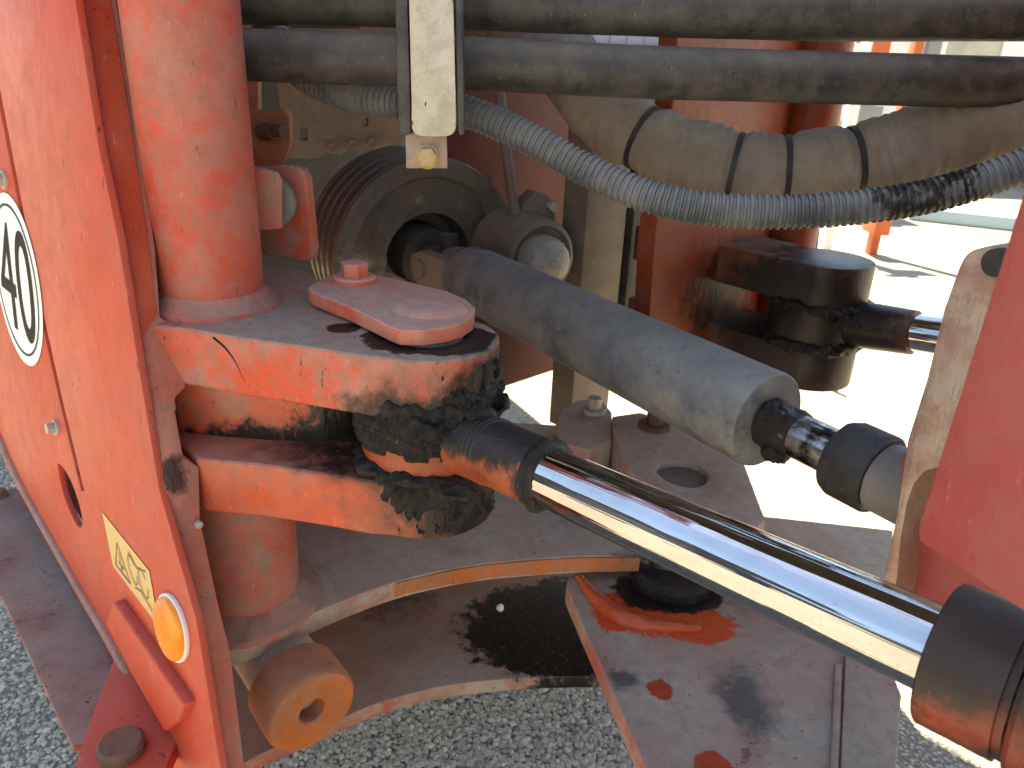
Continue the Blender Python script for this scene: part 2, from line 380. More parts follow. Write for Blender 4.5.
vo = s.n('ShaderNodeTexVoronoi'); vo.inputs['Scale'].default_value = 130; s.t.links.new(s.geo.outputs['Position'], vo.inputs['Vector'])
cr = s.n('ShaderNodeSeparateColor'); s.t.links.new(vo.outputs['Color'], cr.inputs[0])
c = s.mix(cr.outputs[0], (.30, .265, .20), (.58, .51, .375))
c = s.mix(s.ramp(vo.outputs['Distance'], .25, .6), c, (.19, .175, .15))
c = s.mix(s.math('MULTIPLY', s.ramp(s.noise(1.3, 5), .4, .65), .35), c, (.36, .30, .20))
s.done(c, .9, 0, s.bump(s.math('MULTIPLY', vo.outputs['Distance'], -1), .8, .006))
s = NT('asphalt_stone')
oi = s.n('ShaderNodeAttribute', attribute_name='tint')
c = s.mix(oi.outputs['Fac'], (.31, .275, .21), (.68, .61, .47)); c = s.mix(s.ramp(s.noise(150, 4), .5, .75), c, (.26, .22, .17))
s.done(c, .85)
s = NT('pebble_white'); s.done((.75, .73, .68), .7)
s = NT('far_white'); s.done(s.mix(s.ramp(s.noise(3, 3), .4, .7), (.72, .72, .68), (.62, .62, .58)), .6)
s = NT('far_cream'); s.done(s.mix(s.ramp(s.noise(4, 5), .4, .7), (.42, .40, .32), (.32, .30, .23)), .7)
s = NT('far_grey'); s.done((.20, .20, .19), .6)
s = NT('far_blue'); s.done((.30, .42, .45), .5)
s = NT('far_orange'); s.done(s.mix(s.ramp(s.noise(6, 4), .4, .7), (.52, .10, .02), (.42, .075, .02)), .5)
s = NT('far_yellow'); s.done((.62, .36, .03), .5)
s = NT('far_glass'); s.done((.06, .07, .075), .12)
s = NT('hall_dark'); s.done(s.mix(s.ramp(s.noise(.8, 5), .4, .7), (.05, .06, .085), (.09, .085, .085)), .7)
s = NT('body_dark'); s.done(s.mix(s.ramp(s.noise(7, 5), .4, .7), (.030, .026, .022), (.055, .045, .036)), .8)

# ------------------------------------------------------------------ ground
bm = bmesh.new(); bmesh.ops.create_grid(bm, x_segments=2, y_segments=2, size=150)
ground = link('asphalt_ground', fin(bm, 'asphalt_ground'), 'asphalt_binder', None, None, kind='structure')
def stones(name, regions, label):
    vs, fs, tint = [], [], []
    ico = bmesh.new(); bmesh.ops.create_icosphere(ico, subdivisions=1, radius=1)
    iv = [v.co.copy() for v in ico.verts]; ifc = [[v.index for v in f.verts] for f in ico.faces]; ico.free()
    for (x0, x1, y0, y1, n, r0, r1, ok) in regions:
        k = 0
        while k < n:
            p = V((random.uniform(x0, x1), random.uniform(y0, y1), 0)); k += 1
            if ok and not ok(p): continue
            r = random.uniform(r0, r1) * random.choice((.7, 1, 1, 1.25)); b = len(vs)
            rot = Matrix.Rotation(random.uniform(0, 6.28), 3, 'Z') @ Matrix.Rotation(random.uniform(0, 6.28), 3, 'X')
            sx, sy = random.uniform(.7, 1.2), random.uniform(.7, 1.2); t = min(1, max(0, random.gauss(.5, .28)))
            for q in iv:
                w = rot @ q; w = V((w.x * sx * r, w.y * sy * r, w.z * r * .6)) * random.uniform(.85, 1.12)
                vs.append(p + w + V((0, 0, r * .12)))
                tint.append(t)
            fs += [[b + i for i in f] for f in ifc]
    me = bpy.data.meshes.new(name); me.from_pydata(vs, [], fs)
    at = me.attributes.new('tint', 'FLOAT', 'POINT'); at.data.foreach_set('value', tint)
    return link(name, me, 'asphalt_stone', None, None, kind='stuff', label=label, category='gravel')
stones('asphalt_chippings', [(-.45, .55, .80, 1.30, 22000, .003, .0062, None),
                             (-1.9, -.55, .75, 2.7, 52000, .0026, .0055, lambda p: p.y > -1.30 * p.x - .25),
                             (.35, 1.0, .55, .95, 5000, .003, .0062, None)],
       'grey stone chippings set in the worn asphalt under the machine')

# ================================================================== LEFT HALF OF THE MACHINE
LH = empty('machine_half', V((P0.x, P0.y, .35)), 'red machine half on the left with speed sticker, round post and two greasy lugs', 'machine half')
# --- side panel with its open seam and slot
outl = [(-30, -90), (-4, 90), (36.5, 300), (59, 400), (81, 491), (84, 491), (62.3, 400), (40, 300), (0, 90), (-25, -90),
        (58, -90), (75, 0), (98, 145), (118, 240), (136, 352), (159, 490), (196, 620), (220, 768), (232, 830),
        (190, 830), (150, 715), (116, 649), (88, 600), (60, 550), (28, 494), (10, 458), (-10, 410), (-60, 290), (-60, -90)]
slot = crom2([(57, 463), (63, 468), (72, 484), (80, 508), (82, 524), (78, 527), (70, 512), (62, 490), (57, 463)], 3)[:-1]
panel = link('side_panel', fin(plate([pan(*q) for q in outl], NI * .007, [[pan(*q) for q in slot]], .0012), 'side_panel'), 'panel_paint', LH)
pe = [pan(*q) - NI * .0015 for q in crom2([(-10, 412), (10, 460), (28, 496), (60, 553), (88, 602), (117, 652), (150, 718)], 5)]
link('panel_rim', fin(tube(pe, .0055, 10), 'panel_rim'), 'frame_paint', panel)
# inner sheet behind seam and slot
pts = [pan(q[0], q[1]) + NI * .035 for q in [(-40, 300), (70, 300), (120, 500), (150, 700), (116, 640), (50, 520), (0, 430)]]
link('inner_sheet', fin(prism(pts, NI * .004, 0), 'inner_sheet'), 'strip_paint', LH)
# --- round 40 km/h sticker
ux, uy = -DD, SV                                      # reading direction on the panel: towards the joint
SR = .110; sc = pan(17, 281) - NI * .0008
def flat(name, pts, off, mat, par, th=.0004, **kw):
    return link(name, fin(prism([p - NI * off for p in pts], -NI * th, 0), name), mat, par, None, **kw)
SRX = SR
stk = flat('speed_sticker', circ(sc, ux, uy, SRX, SR, 72), 0, 'white_film', panel, label='round white sticker with black number forty')
def annulus(name, c, r0, r1, off, mat, par):
    return link(name, fin(plate([p - NI * off for p in circ(c, ux, uy, SRX / SR * r1, r1, 72)], -NI * .0003, [[p - NI * off for p in circ(c, ux, uy, SRX / SR * r0, r0, 72)]], 0), name), mat, par, None)
annulus('sticker_ring', sc, SR * .855, SR * .885, .0008, 'teal_ink', stk)
me = mesh_text('40'); xs = [v.co.x for v in me.vertices]; ys = [v.co.y for v in me.vertices]
wx, wy = max(xs) - min(xs), max(ys) - min(ys); cx, cy = (max(xs) + min(xs)) / 2, (max(ys) + min(ys)) / 2
for v in me.vertices:
    X = (v.co.x - cx) / wx * SRX * 1.42; Y = (v.co.y - cy) / wy * SR * 1.30
    v.co = sc + ux * X + uy * Y - NI * .0010
link('number', me, 'black_ink', stk, None, label='black digits 40')
# --- zinc screws on the panel
for q, r in (((57, 427), .0075), ((5, 180), .0085)):
    hexbolt('panel_screw', pan(*q), -NI, r, .012, 'zinc', panel, 1.35, .3)
# --- yellow warning decal
dq = [pan(*q) - NI * .0005 for q in ((103, 512), (150, 571), (160, 627), (114, 566))]
dec = flat('warning_decal', dq, 0, 'decal_yellow', panel, label='yellow crush warning decal')
def dp(u, v): return dq[0] * (1 - u) * (1 - v) + dq[1] * u * (1 - v) + dq[2] * u * v + dq[3] * (1 - u) * v - NI * .0011
def stroke(pts, w, name='decal_mark', par=dec):
    bm = bmesh.new()
    for a, b in zip(pts, pts[1:]):
        t = (b - a).normalized(); nrm = t.cross(NI).normalized() * w / 2
        bm.faces.new([bm.verts.new(q) for q in (a - nrm, b - nrm + t * w * .3, b + nrm + t * w * .3, a + nrm)])
    return link(name, fin(bm, name), 'decal_ink', par, None)
stroke([dp(.10, .86), dp(.44, .86), dp(.27, .30), dp(.10, .86)], .0020)
stroke([dp(.27, .48), dp(.27, .66)], .0017); stroke([dp(.27, .72), dp(.27, .78)], .0035)
stroke([dp(.20, .70), dp(.34, .70)], .0017)
for u0 in (.58, .80):
    stroke([dp(u0 + .09 * math.cos(t * .7), .45 + .26 * math.sin(t * .7)) for t in range(9)], .0017)
stroke([dp(.55, .80), dp(.70, .70), dp(.90, .82)], .0017); stroke([dp(.55, .15), dp(.70, .28), dp(.90, .12)], .002)
# --- amber reflector
rc = pan(174.5, 627); a = pan(163, 595); b = pan(186, 659)
ax1 = (b - a); r1 = ax1.length / 2 * .94; ax1.normalize(); ax2 = NI.cross(ax1).normalized(); r2 = r1 * .48
for it in range(1):
    p = pan(162, 636); q = pan(187.5, 618); r2 = abs((q - p).dot(ax2)) / 2 * .80
ref = link('reflector', fin(prism(circ(rc, ax1, ax2, r1 * 1.08, r2 * 1.08, 48), -NI * .004, .0008), 'reflector'), 'white_plastic', panel, label='amber oval side reflector')
bm = bmesh.new(); prev = None
for k, (f, hgt) in enumerate(((1, .002), (1, .0065), (.93, .009), (.6, .0115), (.25, .0125))):
    ring = [bm.verts.new(p - NI * hgt) for p in circ(rc, ax1, ax2, r1 * f, r2 * f, 48)]
    if prev: [bm.faces.new((prev[i], ring[i], ring[(i + 1) % 48], prev[(i + 1) % 48])) for i in range(48)]
    prev = ring
bm.faces.new(prev)
link('lens', fin(bm, 'lens'), 'amber_lens', ref, 60)

# --- end plate (thick frame edge next to the panel)
eo = [(67, -90), (107, -90), (117, 0), (137, 118), (156, 250), (161, 318), (186, 331), (186, 388), (176, 398), (176, 412), (184, 457), (200, 468),
      (201, 520), (218, 600), (231, 652), (244, 757), (252, 830), (238, 830), (222, 760), (200, 620), (164, 490), (140, 352), (122, 240), (102, 145), (79, 0)]
link('end_plate', fin(prism([endp(*q) + DD * .0005 for q in eo], DD * .034, .003), 'end_plate'), 'frame_paint', LH)
so_ = [(67, -90), (98, -90), (109.5, 0), (129.5, 118), (148.5, 250), (156, 314), (146, 330), (139, 340), (122, 240), (102, 145), (79, 0)]
link('flange_strip', fin(prism([endp(*q) - DD * .0022 for q in so_], DD * .002, .0008), 'flange_strip'), 'strip_paint', LH)
hexbolt('small_rivet', endp(197, 523) - DD * .001, -DD, .004, .005, 'zinc', LH, 0)
# --- round post, welded down on the upper lug
pc = onz(214, 303, ZU1); PR_ = .0515
pc0 = V((pc.x, pc.y, 0))
post = link('post', fin(lathe(pc0, Z, [(ZU1 - .002, 0), (ZU1 - .002, PR_), (1.02, PR_), (1.45, PR_), (1.45, 0)], 64), 'post'), 'post_paint', LH)
bm = lathe(pc0, Z, [(ZU1 - .001, PR_ - .004), (ZU1 - .001, PR_ + .016), (ZU1 + .004, PR_ + .0145), (ZU1 + .010, PR_ + .006), (ZU1 + .018, PR_ + .0005), (ZU1 + .018, PR_ - .004)], 96)
lump(bm, .0012, 120); link('weld_bead', fin(bm, 'weld_bead'), 'post_paint', post)
# lower stub of the same post
ZP2, ZP3 = .44, .27
stub = link('lower_post', fin(lathe(pc0 + V((.005, -.01, 0)), Z, [(ZP2 - .002, 0), (ZP2 - .002, .062), (ZL0 + .004, .062), (ZL0 + .004, 0)], 64), 'lower_post'), 'frame_paint', LH)
bm = lathe(pc0 + V((.005, -.01, 0)), Z, [(ZP2 - .001, .05), (ZP2 - .001, .088), (ZP2 + .006, .085), (ZP2 + .011, .076), (ZP2 + .022, .0625), (ZP2 + .022, .05)], 80)
lump(bm, .0018, 60); link('weld_bead', fin(bm, 'weld_bead'), 'frame_paint', stub)
# --- the two lugs of the near clevis
def lug_outline(z, low=False):
    f = [onz(*q, ZU1) for q in ((120, 322), (187, 328.5), (243, 338), (306, 346.5), (368, 356))]
    if low: f = [onz(*q, ZL0) for q in ((205, 512), (230, 514), (264, 517), (327, 527), (370, 535))]
    out = [V((p.x, p.y, z)) for p in f]
    out += [V((PIN.x + .0685 * math.cos(a), PIN.y + .0685 * math.sin(a), z)) for a in [rad(-112 + k * 8.2) for k in range(31)]]
    bk = [onz(*q, ZU1) for q in ((400, 300), (300, 268), (190, 262), (100, 290))]
    out += [V((p.x, p.y, z)) for p in (bk[1:-1] if low else bk[1:])]
    if low: out += [V((out[0].x - .07, out[0].y + .18, z)), V((out[0].x - .07, out[0].y + .07, z))]
    return out
ulug = link('upper_lug', fin(prism(lug_outline(ZU0), V((0, 0, ZU1 - ZU0)), .0045, 3), 'upper_lug'), 'upper_lug_paint', LH)
llug = link('lower_lug', fin(prism(lug_outline(ZL0, True), V((0, 0, ZL1 - ZL0)), .0045, 3), 'lower_lug'), 'lower_lug_paint', LH)
wb = [(-.345, .715), (-.29, .708), (-.24, .704), (-.19, .706), (-.165, .722), (-.152, .75), (-.16, .80), (-.20, .86), (-.345, .86)]
link('web', fin(prism([V((x, y, ZL1 - .03)) for x, y in wb], V((0, 0, ZU0 - ZL1 + .032)), .003), 'web'), 'web_paint', LH)
# crack line across the front of the upper lug, drawn as a thin black tube
cp = [onp(*q, V((-.25, .668, .78)), V((-.27, -.96, 0))) - V((-.27, -.96, 0)) * 0 for q in ((214, 336), (226, 347), (236, 360), (243, 374), (249, 387))]
ln0, ln1 = onz(187, 328.5, ZU1), onz(306, 346.5, ZU1); nl = V((ln1.y - ln0.y, -(ln1.x - ln0.x), 0)).normalized()
cp = [onp(x, y, ln0, nl) + nl * .0010 for x, y in crom2([(214, 337), (226, 347), (236, 360), (243, 374), (249, 386)], 5)]
link('crack_line', fin(tube(cp, .0014, 6), 'crack_line'), 'black_ink', ulug)
# --- pin with lock plate and bolt
link('pivot_pin', fin(lathe(PIN, Z, [(ZL0 + .006, 0), (ZL0 + .006, .034), (ZU1 + .003, .034), (ZU1 + .003, 0)], 40), 'pivot_pin'), 'dark_metal', LH)
zk = ZU1 + .003
ko = [(308, 287), (312, 284), (333, 274), (356, 272.5), (380, 275.5), (412, 282.5), (447, 291), (466, 299), (475, 307), (473, 316), (462, 323), (446, 327.5), (424, 330.5), (400, 330), (390, 326), (350, 307), (312, 292)]
kp = [onz(x, y, zk + .015) for x, y in ko]
lock = link('pin_lock_plate', fin(prism([V((p.x, p.y, zk)) for p in kp], V((0, 0, .015)), .002, 3), 'pin_lock_plate'), 'pin_plate_paint', LH, label='red painted pin lock plate with bolt')
kc = sum((p for p in kp if p.x > onz(385, 310, zk).x), V()) / len([p for p in kp if p.x > onz(385, 310, zk).x])
rz_ = [V((p.x, p.y, 0)) for p in kp if p.x > onz(368, 310, zk).x]
kc = sum(rz_, V()) / len(rz_)
bm = bmesh.new(); prev = None; n = len(kp)
ring0 = circ(V((kc.x - .010, kc.y + .009, zk + .0025)), V((1, 0, 0)), V((0, 1, 0)), .038, .034, 40)
for f, hgt in ((1.0, .012), (.97, .0140), (.90, .0150), (.80, .0172), (.72, .0178), (.3, .0178)):
    cc = V((kc.x - .010, kc.y + .009, zk + .0025)); ring = [bm.verts.new(cc + (p - cc) * f + Z * hgt) for p in ring0]
    if prev: [bm.faces.new((prev[i], ring[i], ring[(i + 1) % 40], prev[(i + 1) % 40])) for i in range(40)]
    prev = ring
bm.faces.new(prev); lump(bm, .0008, 70)
link('pressed_cap', fin(bm, 'pressed_cap'), 'pin_plate_paint', lock, 60)
hexbolt('lock_bolt', onz(355, 281, zk + .015) - Z * .001, Z, .0150, .022, 'pin_plate_paint', lock, 1.55, .33, .45)
# --- lower dusty plate with its concave front edge
f2 = crom2([(205, 655), (250, 641), (330, 606), (385, 585), (430, 573), (480, 564), (520, 560), (580, 556), (640, 556), (700, 562), (780, 585)], 3)
b2 = [(893, 590), (893, 530), (765, 516), (640, 455), (560, 425), (470, 420), (330, 450), (150, 500)]
link('lower_plate', fin(prism([onz(*q, ZP2) for q in f2 + b2], V((0, 0, -.028)), .003), 'lower_plate'), 'dusty_casting', LH)
ed = [onz(*q, ZP2) + V((0, -.0012, -.002)) for q in crom2([(395, 582), (430, 573.5), (480, 564.5), (520, 560.5), (580, 556.5), (640, 556.5)], 5)]
bm = bmesh.new(); up_, lo_ = [bm.verts.new(p) for p in ed], [bm.verts.new(p - Z * .020 + V((0, -.002, 0))) for p in ed]
for i in range(len(ed) - 1): bm.faces.new((up_[i], up_[i + 1], lo_[i + 1], lo_[i]))
r = bmesh.ops.extrude_face_region(bm, geom=bm.faces[:]); bmesh.ops.translate(bm, verts=[q for q in r['geom'] if isinstance(q, bmesh.types.BMVert)], vec=V((0, .004, 0)))
lump(bm, .0015, 60); link('edge_weld', fin(bm, 'edge_weld'), 'rusty_orange', LH)
# --- bottom plate with the oil puddle
f3 = crom2([(200, 790), (255, 757), (310, 733), (370, 706), (410, 694), (450, 685), (520, 678), (600, 676), (700, 680)], 3)
b3 = [(720, 560), (600, 500), (420, 500), (250, 560), (150, 640)]
link('bottom_plate', fin(prism([onz(*q, ZP3) for q in f3 + b3], V((0, 0, -.022)), .003), 'bottom_plate'), 'oily_plate', LH)
link('loose_pebble', fin((lambda b: (bmesh.ops.create_icosphere(b, subdivisions=2, radius=.0062, matrix=Matrix.Translation(onz(500, 610, ZP3) + Z * .004)), lump(b, .0012, 160), b)[2])(bmesh.new()), 'loose_pebble'),
     'pebble_white', None, 60, label='small white pebble lying on the oily bottom plate', category='pebble')
# --- bushing with bore, on its boss
bx_ = V((.62, -.74, -.05)).normalized(); bc = C(313, 712, .86)
link('boss', fin(lathe(bc - bx_ * .16, bx_, [(0, 0), (0, .044), (.135, .044), (.138, .041), (.138, 0)], 40), 'boss'), 'dusty_casting', LH)
bm = lathe(bc - bx_ * .055, bx_, [(0, .022), (0, .049), (.003, .0535), (.050, .0535), (.055, .050), (.055, .0175), (.053, .0155), (.018, .0155), (.018, 0)], 56)
link('bushing', fin(bm, 'bushing'), 'rusty_orange', LH, label='rusty orange bushing with a bore')
# web behind boss
pts = [onz(q[0], q[1], ZP3) for q in ((228, 700), (236, 760), (200, 800), (150, 720))]
wv_ = [endp(*q) + DD * .035 for q in ((203, 560), (222, 640), (236, 690), (246, 790), (226, 790), (200, 640))]
link('lower_web', fin(prism([p + EE * .0 for p in wv_], DD * .03, .002), 'lower_web'), 'dusty_casting', LH)
# --- foot bracket with gusset and rusty bolt head
zb = .375
fo = [onz(*q, zb) for q in crom2([(66, 790), (90, 722), (117, 652), (130, 645), (150, 668), (172, 708), (178, 735), (172, 752), (163, 775), (150, 800)], 3)]
link('foot_plate', fin(prism(fo, V((0, 0, -.02)), .003), 'foot_plate'), 'panel_paint', LH)
ga = [pan(*q) + NI * .002 for q in ((124, 598), (160, 648), (196, 700), (190, 716), (176, 727), (146, 676), (116, 619))]
link('gusset', fin(prism(ga, -NI * .014, .004, 3), 'gusset'), 'panel_paint', LH)
bm = lathe(onz(122, 750, zb), Z, [(0, 0), (0, .0235), (.009, .0235), (.0125, .020), (.0125, .012), (.0115, 0)], 36); lump(bm, .0007, 200)
link('bolt_head', fin(bm, 'bolt_head'), 'rust_bolt', LH)
# --- step plate below the panel
zs = .36
st_ = [onz(*q, zs) for q in ((-80, 470), (0, 489), (14, 486), (32, 496), (60, 552), (110, 640), (150, 720), (120, 800), (96, 790), (72, 744), (0, 592), (-80, 470 - 40))]
st_ = [onz(*q, zs) for q in ((-60, 500), (-2, 492), (14, 487), (34, 500), (118, 655), (100, 740), (72, 745), (0, 593), (-60, 520))]
link('step_plate', fin(prism(st_, V((0, 0, -.012)), .002), 'step_plate'), 'step_paint', LH, label='dark red worn step plate')
hexbolt('step_bolt', onz(2, 496, zs), Z, .008, .012, 'rust_bolt', LH, 1.2)

# --- tabs beside the post
t0 = C(278, 214, .84)
tb = [C(*q, .84) for q in ((262, 167), (290, 165), (301, 168), (306, 178), (313, 250), (312, 258), (305, 263), (262, 254))]
tn = (tb[2] - tb[0]).cross(tb[7] - tb[0]).normalized(); tn = tn if tn.dot(FW) > 0 else -tn
tdir = V((.80, .60, 0))
tb = [onp(*q, C(306, 210, .87), V((-.25, -.97, 0))) for q in ((250, 168), (290, 165), (301, 168), (306, 178), (313, 250), (312, 258), (305, 263), (250, 252))]
link('stop_tab', fin(prism(tb, V((.25, .97, 0)) * .016, .004, 3), 'stop_tab'), 'frame_paint', LH)
tb = [onp(*q, C(270, 200, .81), V((.2, -.98, 0))) for q in ((240, 170), (262, 168), (279, 172), (283, 180), (283, 229), (258, 231), (240, 231))]
link('stop_block', fin(prism(tb, V((-.5, .86, 0)) * .02, .003), 'stop_block'), 'frame_paint', LH)
link('rubber_pad', fin(lathe(C(270, 201, .85), V((.1, -.99, 0)), [(0, 0), (0, .029), (.012, .029), (.015, .026), (.015, 0)], 32), 'rubber_pad'), 'grey_metal', LH)
tb = [C(*q, .95) for q in ((240, 112), (284, 110), (290, 116), (291, 142), (284, 165), (240, 172))]
lk = link('latch_block', fin(prism(tb, V((-.2, .9, 0)) * .05, .004), 'latch_block'), 'rusty_orange', LH)
link('latch_bolt', fin(lathe(C(262, 132, .945), V((.75, -.5, .1)), [(0, 0), (0, .010), (.022, .010), (.022, .007), (.04, .007), (.04, 0)], 20), 'latch_bolt'), 'rust_bolt', lk)
tb = [C(*q, 1.1) for q in ((236, -10), (258, -10), (258, 120), (236, 120))]
link('rear_strut', fin(prism(tb, V((-.1, .9, 0)) * .03, .002), 'rear_strut'), 'rusty_orange', LH)

# --- body above and behind: machine bulk, added mostly out of view and shaped to shade the joint
def dez(d, e, z): p = P0 + DD * d + EE * e; return V((p.x, p.y, z))
def body(name, d0, d1, e0, e1, z0, z1, mat, bev=.02):
    return link(name, fin(prism([dez(d0, e0, z0), dez(d1, e0, z0), dez(d1, e1, z0), dez(d0, e1, z0)], V((0, 0, z1 - z0)), bev), name), mat, LH)
body('shading_cab_floor', -.50, 2.3, .15, 1.34, 2.20, 2.28, 'body_dark')
body('shading_cab_body', -.30, 2.3, .15, 1.34, 2.28, 2.60, 'panel_paint')
body('engine_block', 1.55, 2.3, .12, 1.20, .45, 2.18, 'body_dark')
body('engine_hood', .35, 2.3, .085, 1.30, 1.50, 1.54, 'body_dark')
body('hood_side', .75, 2.3, .05, .08, .45, 1.49, 'panel_paint', .004)
body('upper_side', .12, .75, .05, .07, 1.12, 1.49, 'panel_paint', .004)

# ================================================================== NEAR STEERING CYLINDER
SC = empty('steering_cylinder', ROD0, 'bright chrome steering cylinder rod in front, its greasy eye held between the lugs', 'hydraulic cylinder', 'steering cylinders')
zc_ = ROD0.z
def blend_eye(o, ax, R, hh, rn, ln, seg=64):
    """barrel eye with a neck growing out of it: one skin"""
    bm = lathe(V((o.x, o.y, 0)), Z, [(o.z - hh, R * .45), (o.z - hh, R * .9), (o.z - hh * .86, R * .985), (o.z - hh * .5, R), (o.z, R), (o.z + hh * .5, R), (o.z + hh * .86, R * .985), (o.z + hh, R * .9), (o.z + hh, R * .45)], seg, closed=True)
    return bm
eye = link('rod_eye', fin(blend_eye(ROD0, RD, .0660, .0325, .03, .1), 'rod_eye'), 'eye_paint', SC)
# neck with flared root
L0 = .030; LC = (C(536, 474, .66) - ROD0).dot(RD) + .016
prof = [(L0, .034), (.058, .0335), (.070, .0325), (.082, .0312), (.094, .0306), (LC - .03, .0302), (LC - .004, .0300), (LC, .0295), (LC + .002, .0262), (LC + .002, 0)]
bm = lathe(ROD0, RD, prof, 56); lump(bm, .0006, 90)
nk = link('neck', fin(bm, 'neck'), 'eye_paint', eye)
for tt in (.088, .094, .100): link('weld_ripple', fin(lathe(ROD0, RD, [(tt - .0025, .0300), (tt - .001, .0318), (tt + .001, .0318), (tt + .0025, .0300)], 48, closed=True), 'weld_ripple'), 'eye_paint', nk)
LE = (ROD1 - ROD0).length + .008
link('rod', fin(lathe(ROD0, RD, [(LC - .004, 0), (LC - .004, .0252), (LC + .004, .0256), (LE + .1, .0256), (LE + .1, 0)], 128), 'rod'), 'chrome', SC, label='polished chrome rod')
bar = link('barrel', fin(lathe(ROD0, RD, [(LE + .040, 0), (LE + .040, .0425), (LE + .043, .045), (LE + .60, .045), (LE + .60, 0)], 72), 'barrel'), 'barrel_paint', SC)
link('gland', fin(lathe(ROD0, RD, [(LE - .004, .0262), (LE - .004, .0405), (LE - .003, .0415), (LE + .034, .0415), (LE + .0345, .0395), (LE + .0385, .0395), (LE + .0385, .0262)], 72, closed=True), 'gland'), 'barrel_paint', SC)
# grease: squeezed-out rolls above and below the eye, smear at the neck end, clump at the side
def grease_ring(R, z, r, amp, seed, par, c=None, sq=.8, stretch=1.0):
    c = c or PIN; path = [V((c.x + R * math.cos(a) * stretch, c.y + R * math.sin(a), z)) for a in [2 * math.pi * k / 140 for k in range(141)]]
    bm = tube(path, lambda s_, i, a: r * (1 + .5 * noise.noise(V((s_ * 45, seed * 7.7, a * .6)))), 16, cap=False)
    lump(bm, amp, 95, seed, 5)
    for v in bm.verts: v.co.z = z + (v.co.z - z) * sq
    bmesh.ops.remove_doubles(bm, verts=bm.verts[:], dist=1e-5)
    return link('grease', fin(bm, 'grease'), 'grease', par, 80)
grease_ring(.0650, ZU0 - .004, .0105, .0065, 1, SC, sq=.95)
grease_ring(.0665, ZU0 + .007, .0065, .0060, 5, SC, sq=1.2)
grease_ring(.0650, ZL1 + .002, .0085, .0060, 2, SC, sq=.8)
grease_ring(.0650, ZL1 - .009, .0075, .0055, 3, SC, sq=1.5)
def blob(c, r, amp, seed, par, name='grease', sc=(1, 1, 1), mat='grease', fsc=70, sub=4):
    bm = bmesh.new(); bmesh.ops.create_icosphere(bm, subdivisions=sub, radius=1)
    for v in bm.verts: v.co = V((v.co.x * r * sc[0], v.co.y * r * sc[1], v.co.z * r * sc[2])) + c
    lump(bm, amp, fsc, seed, 5); return link(name, fin(bm, name), mat, par, 80)
blob(C(497, 402, .735), .010, .007, 4, SC, sc=(1.3, 1, .9)); blob(C(478, 412, .70), .009, .006, 6, SC, sc=(1.6, 1, .7)); blob(C(455, 492, .665), .010, .006, 8, SC, sc=(2.0, 1, .55))
blob(C(410, 480, .655), .009, .006, 9, SC, sc=(2.3, 1, .5)); blob(C(372, 470, .675), .008, .005, 10, SC, sc=(1.5, 1, .7))
# skirt of grease hanging on the lug noses
def skirt(z0, z1, a0, a1, seed, par, R=.0690, th=.0035, rag=1.0):
    bm = bmesh.new(); NA, NZ = 110, 26; rows = []
    for j in range(NZ + 1):
        row = []
        for i in range(NA + 1):
            a = rad(a0 + (a1 - a0) * i / NA); t = j / NZ
            edge = min(1, min(i, NA - i) / 8) * min(1, min(j + .0, NZ - j) / 2.5)
            nn = noise.fractal(V((a * 4.2, t * 2.2, seed)), .8, 2.0, 4)
            rr = R - .0022 + th * edge * (1.0 + .9 * nn) + .002 * edge * noise.fractal(V((a * 16, t * 8, seed)), .9, 2.1, 4)
            if t > 1 - .5 * rag:
                k_ = (nn + .9 * noise.noise(V((a * 6, seed * 2, 0))) - ((t - 1 + .5 * rag) * 1.3 - .25)) / .35
                k_ = max(0., min(1., k_)); k_ = k_ * k_ * (3 - 2 * k_); rr = (R - .003) * (1 - k_) + rr * k_
            row.append(bm.verts.new(V((PIN.x + rr * math.cos(a), PIN.y + rr * math.sin(a), z0 + (z1 - z0) * t))))
        rows.append(row)
    for A, B in zip(rows, rows[1:]):
        for i in range(NA): bm.faces.new((A[i], A[i + 1], B[i + 1], B[i]))
    return link('grease_skirt', fin(bm, 'grease_skirt'), 'grease', par, 80)
skirt(ZU0 - .002, ZU1 - .010, -75, 40, 1.3, SC, th=.0045)
skirt(ZU0 + .002, .706, -185, -30, 7.7, SC, R=.0668, th=.0055, rag=.35)
skirt(ZL1 + .003, ZL0 + .006, -120, 25, 4.1, SC, th=.0045)
# greasy crust on top of eye / neck end ring
bm = tube([ROD0 + RD * (LC - .010 + .0025 * k) for k in range(5)], lambda s_, i, a: .0303 + .0026 * math.sin(math.pi * i / 4) * (1 + .5 * math.sin(3 * a)), 48)
lump(bm, .0022, 120, 11, 5); link('grease', fin(bm, 'grease'), 'grease', SC, 80)

# ================================================================== FAR STEERING CYLINDER AND ITS CLEVIS
FZ = .717
FC = V((FPIN.x, FPIN.y, FZ)); fd = (C(945, 304, 1.02) - FC); fd.z *= .3; fd.normalize()
FS = empty('steering_cylinder', FC, 'dark greasy steering cylinder behind, a short bright rod end at the right plate', 'hydraulic cylinder', 'steering cylinders')
link('rod_eye', fin(blend_eye(FC, fd, .066, .031, .03, .1), 'rod_eye'), 'far_lug_paint', FS)
fl = (C(914, 300, 1.05) - FC).length
bm = lathe(FC, fd, [(.03, .034), (.09, .0325), (fl, .0305), (fl + .001, .026), (fl + .001, 0)], 40); lump(bm, .001, 60); link('neck', fin(bm, 'neck'), 'far_lug_paint', FS)
link('rod', fin(lathe(FC, fd, [(fl - .002, 0), (fl - .002, .0256), (fl + .35, .0256), (fl + .35, 0)], 64), 'rod'), 'chrome', FS)
grease_ring(.066, ZU0 - .004, .008, .006, 12, FS, c=FPIN); grease_ring(.066, ZL1 + .004, .009, .006, 13, FS, c=FPIN)
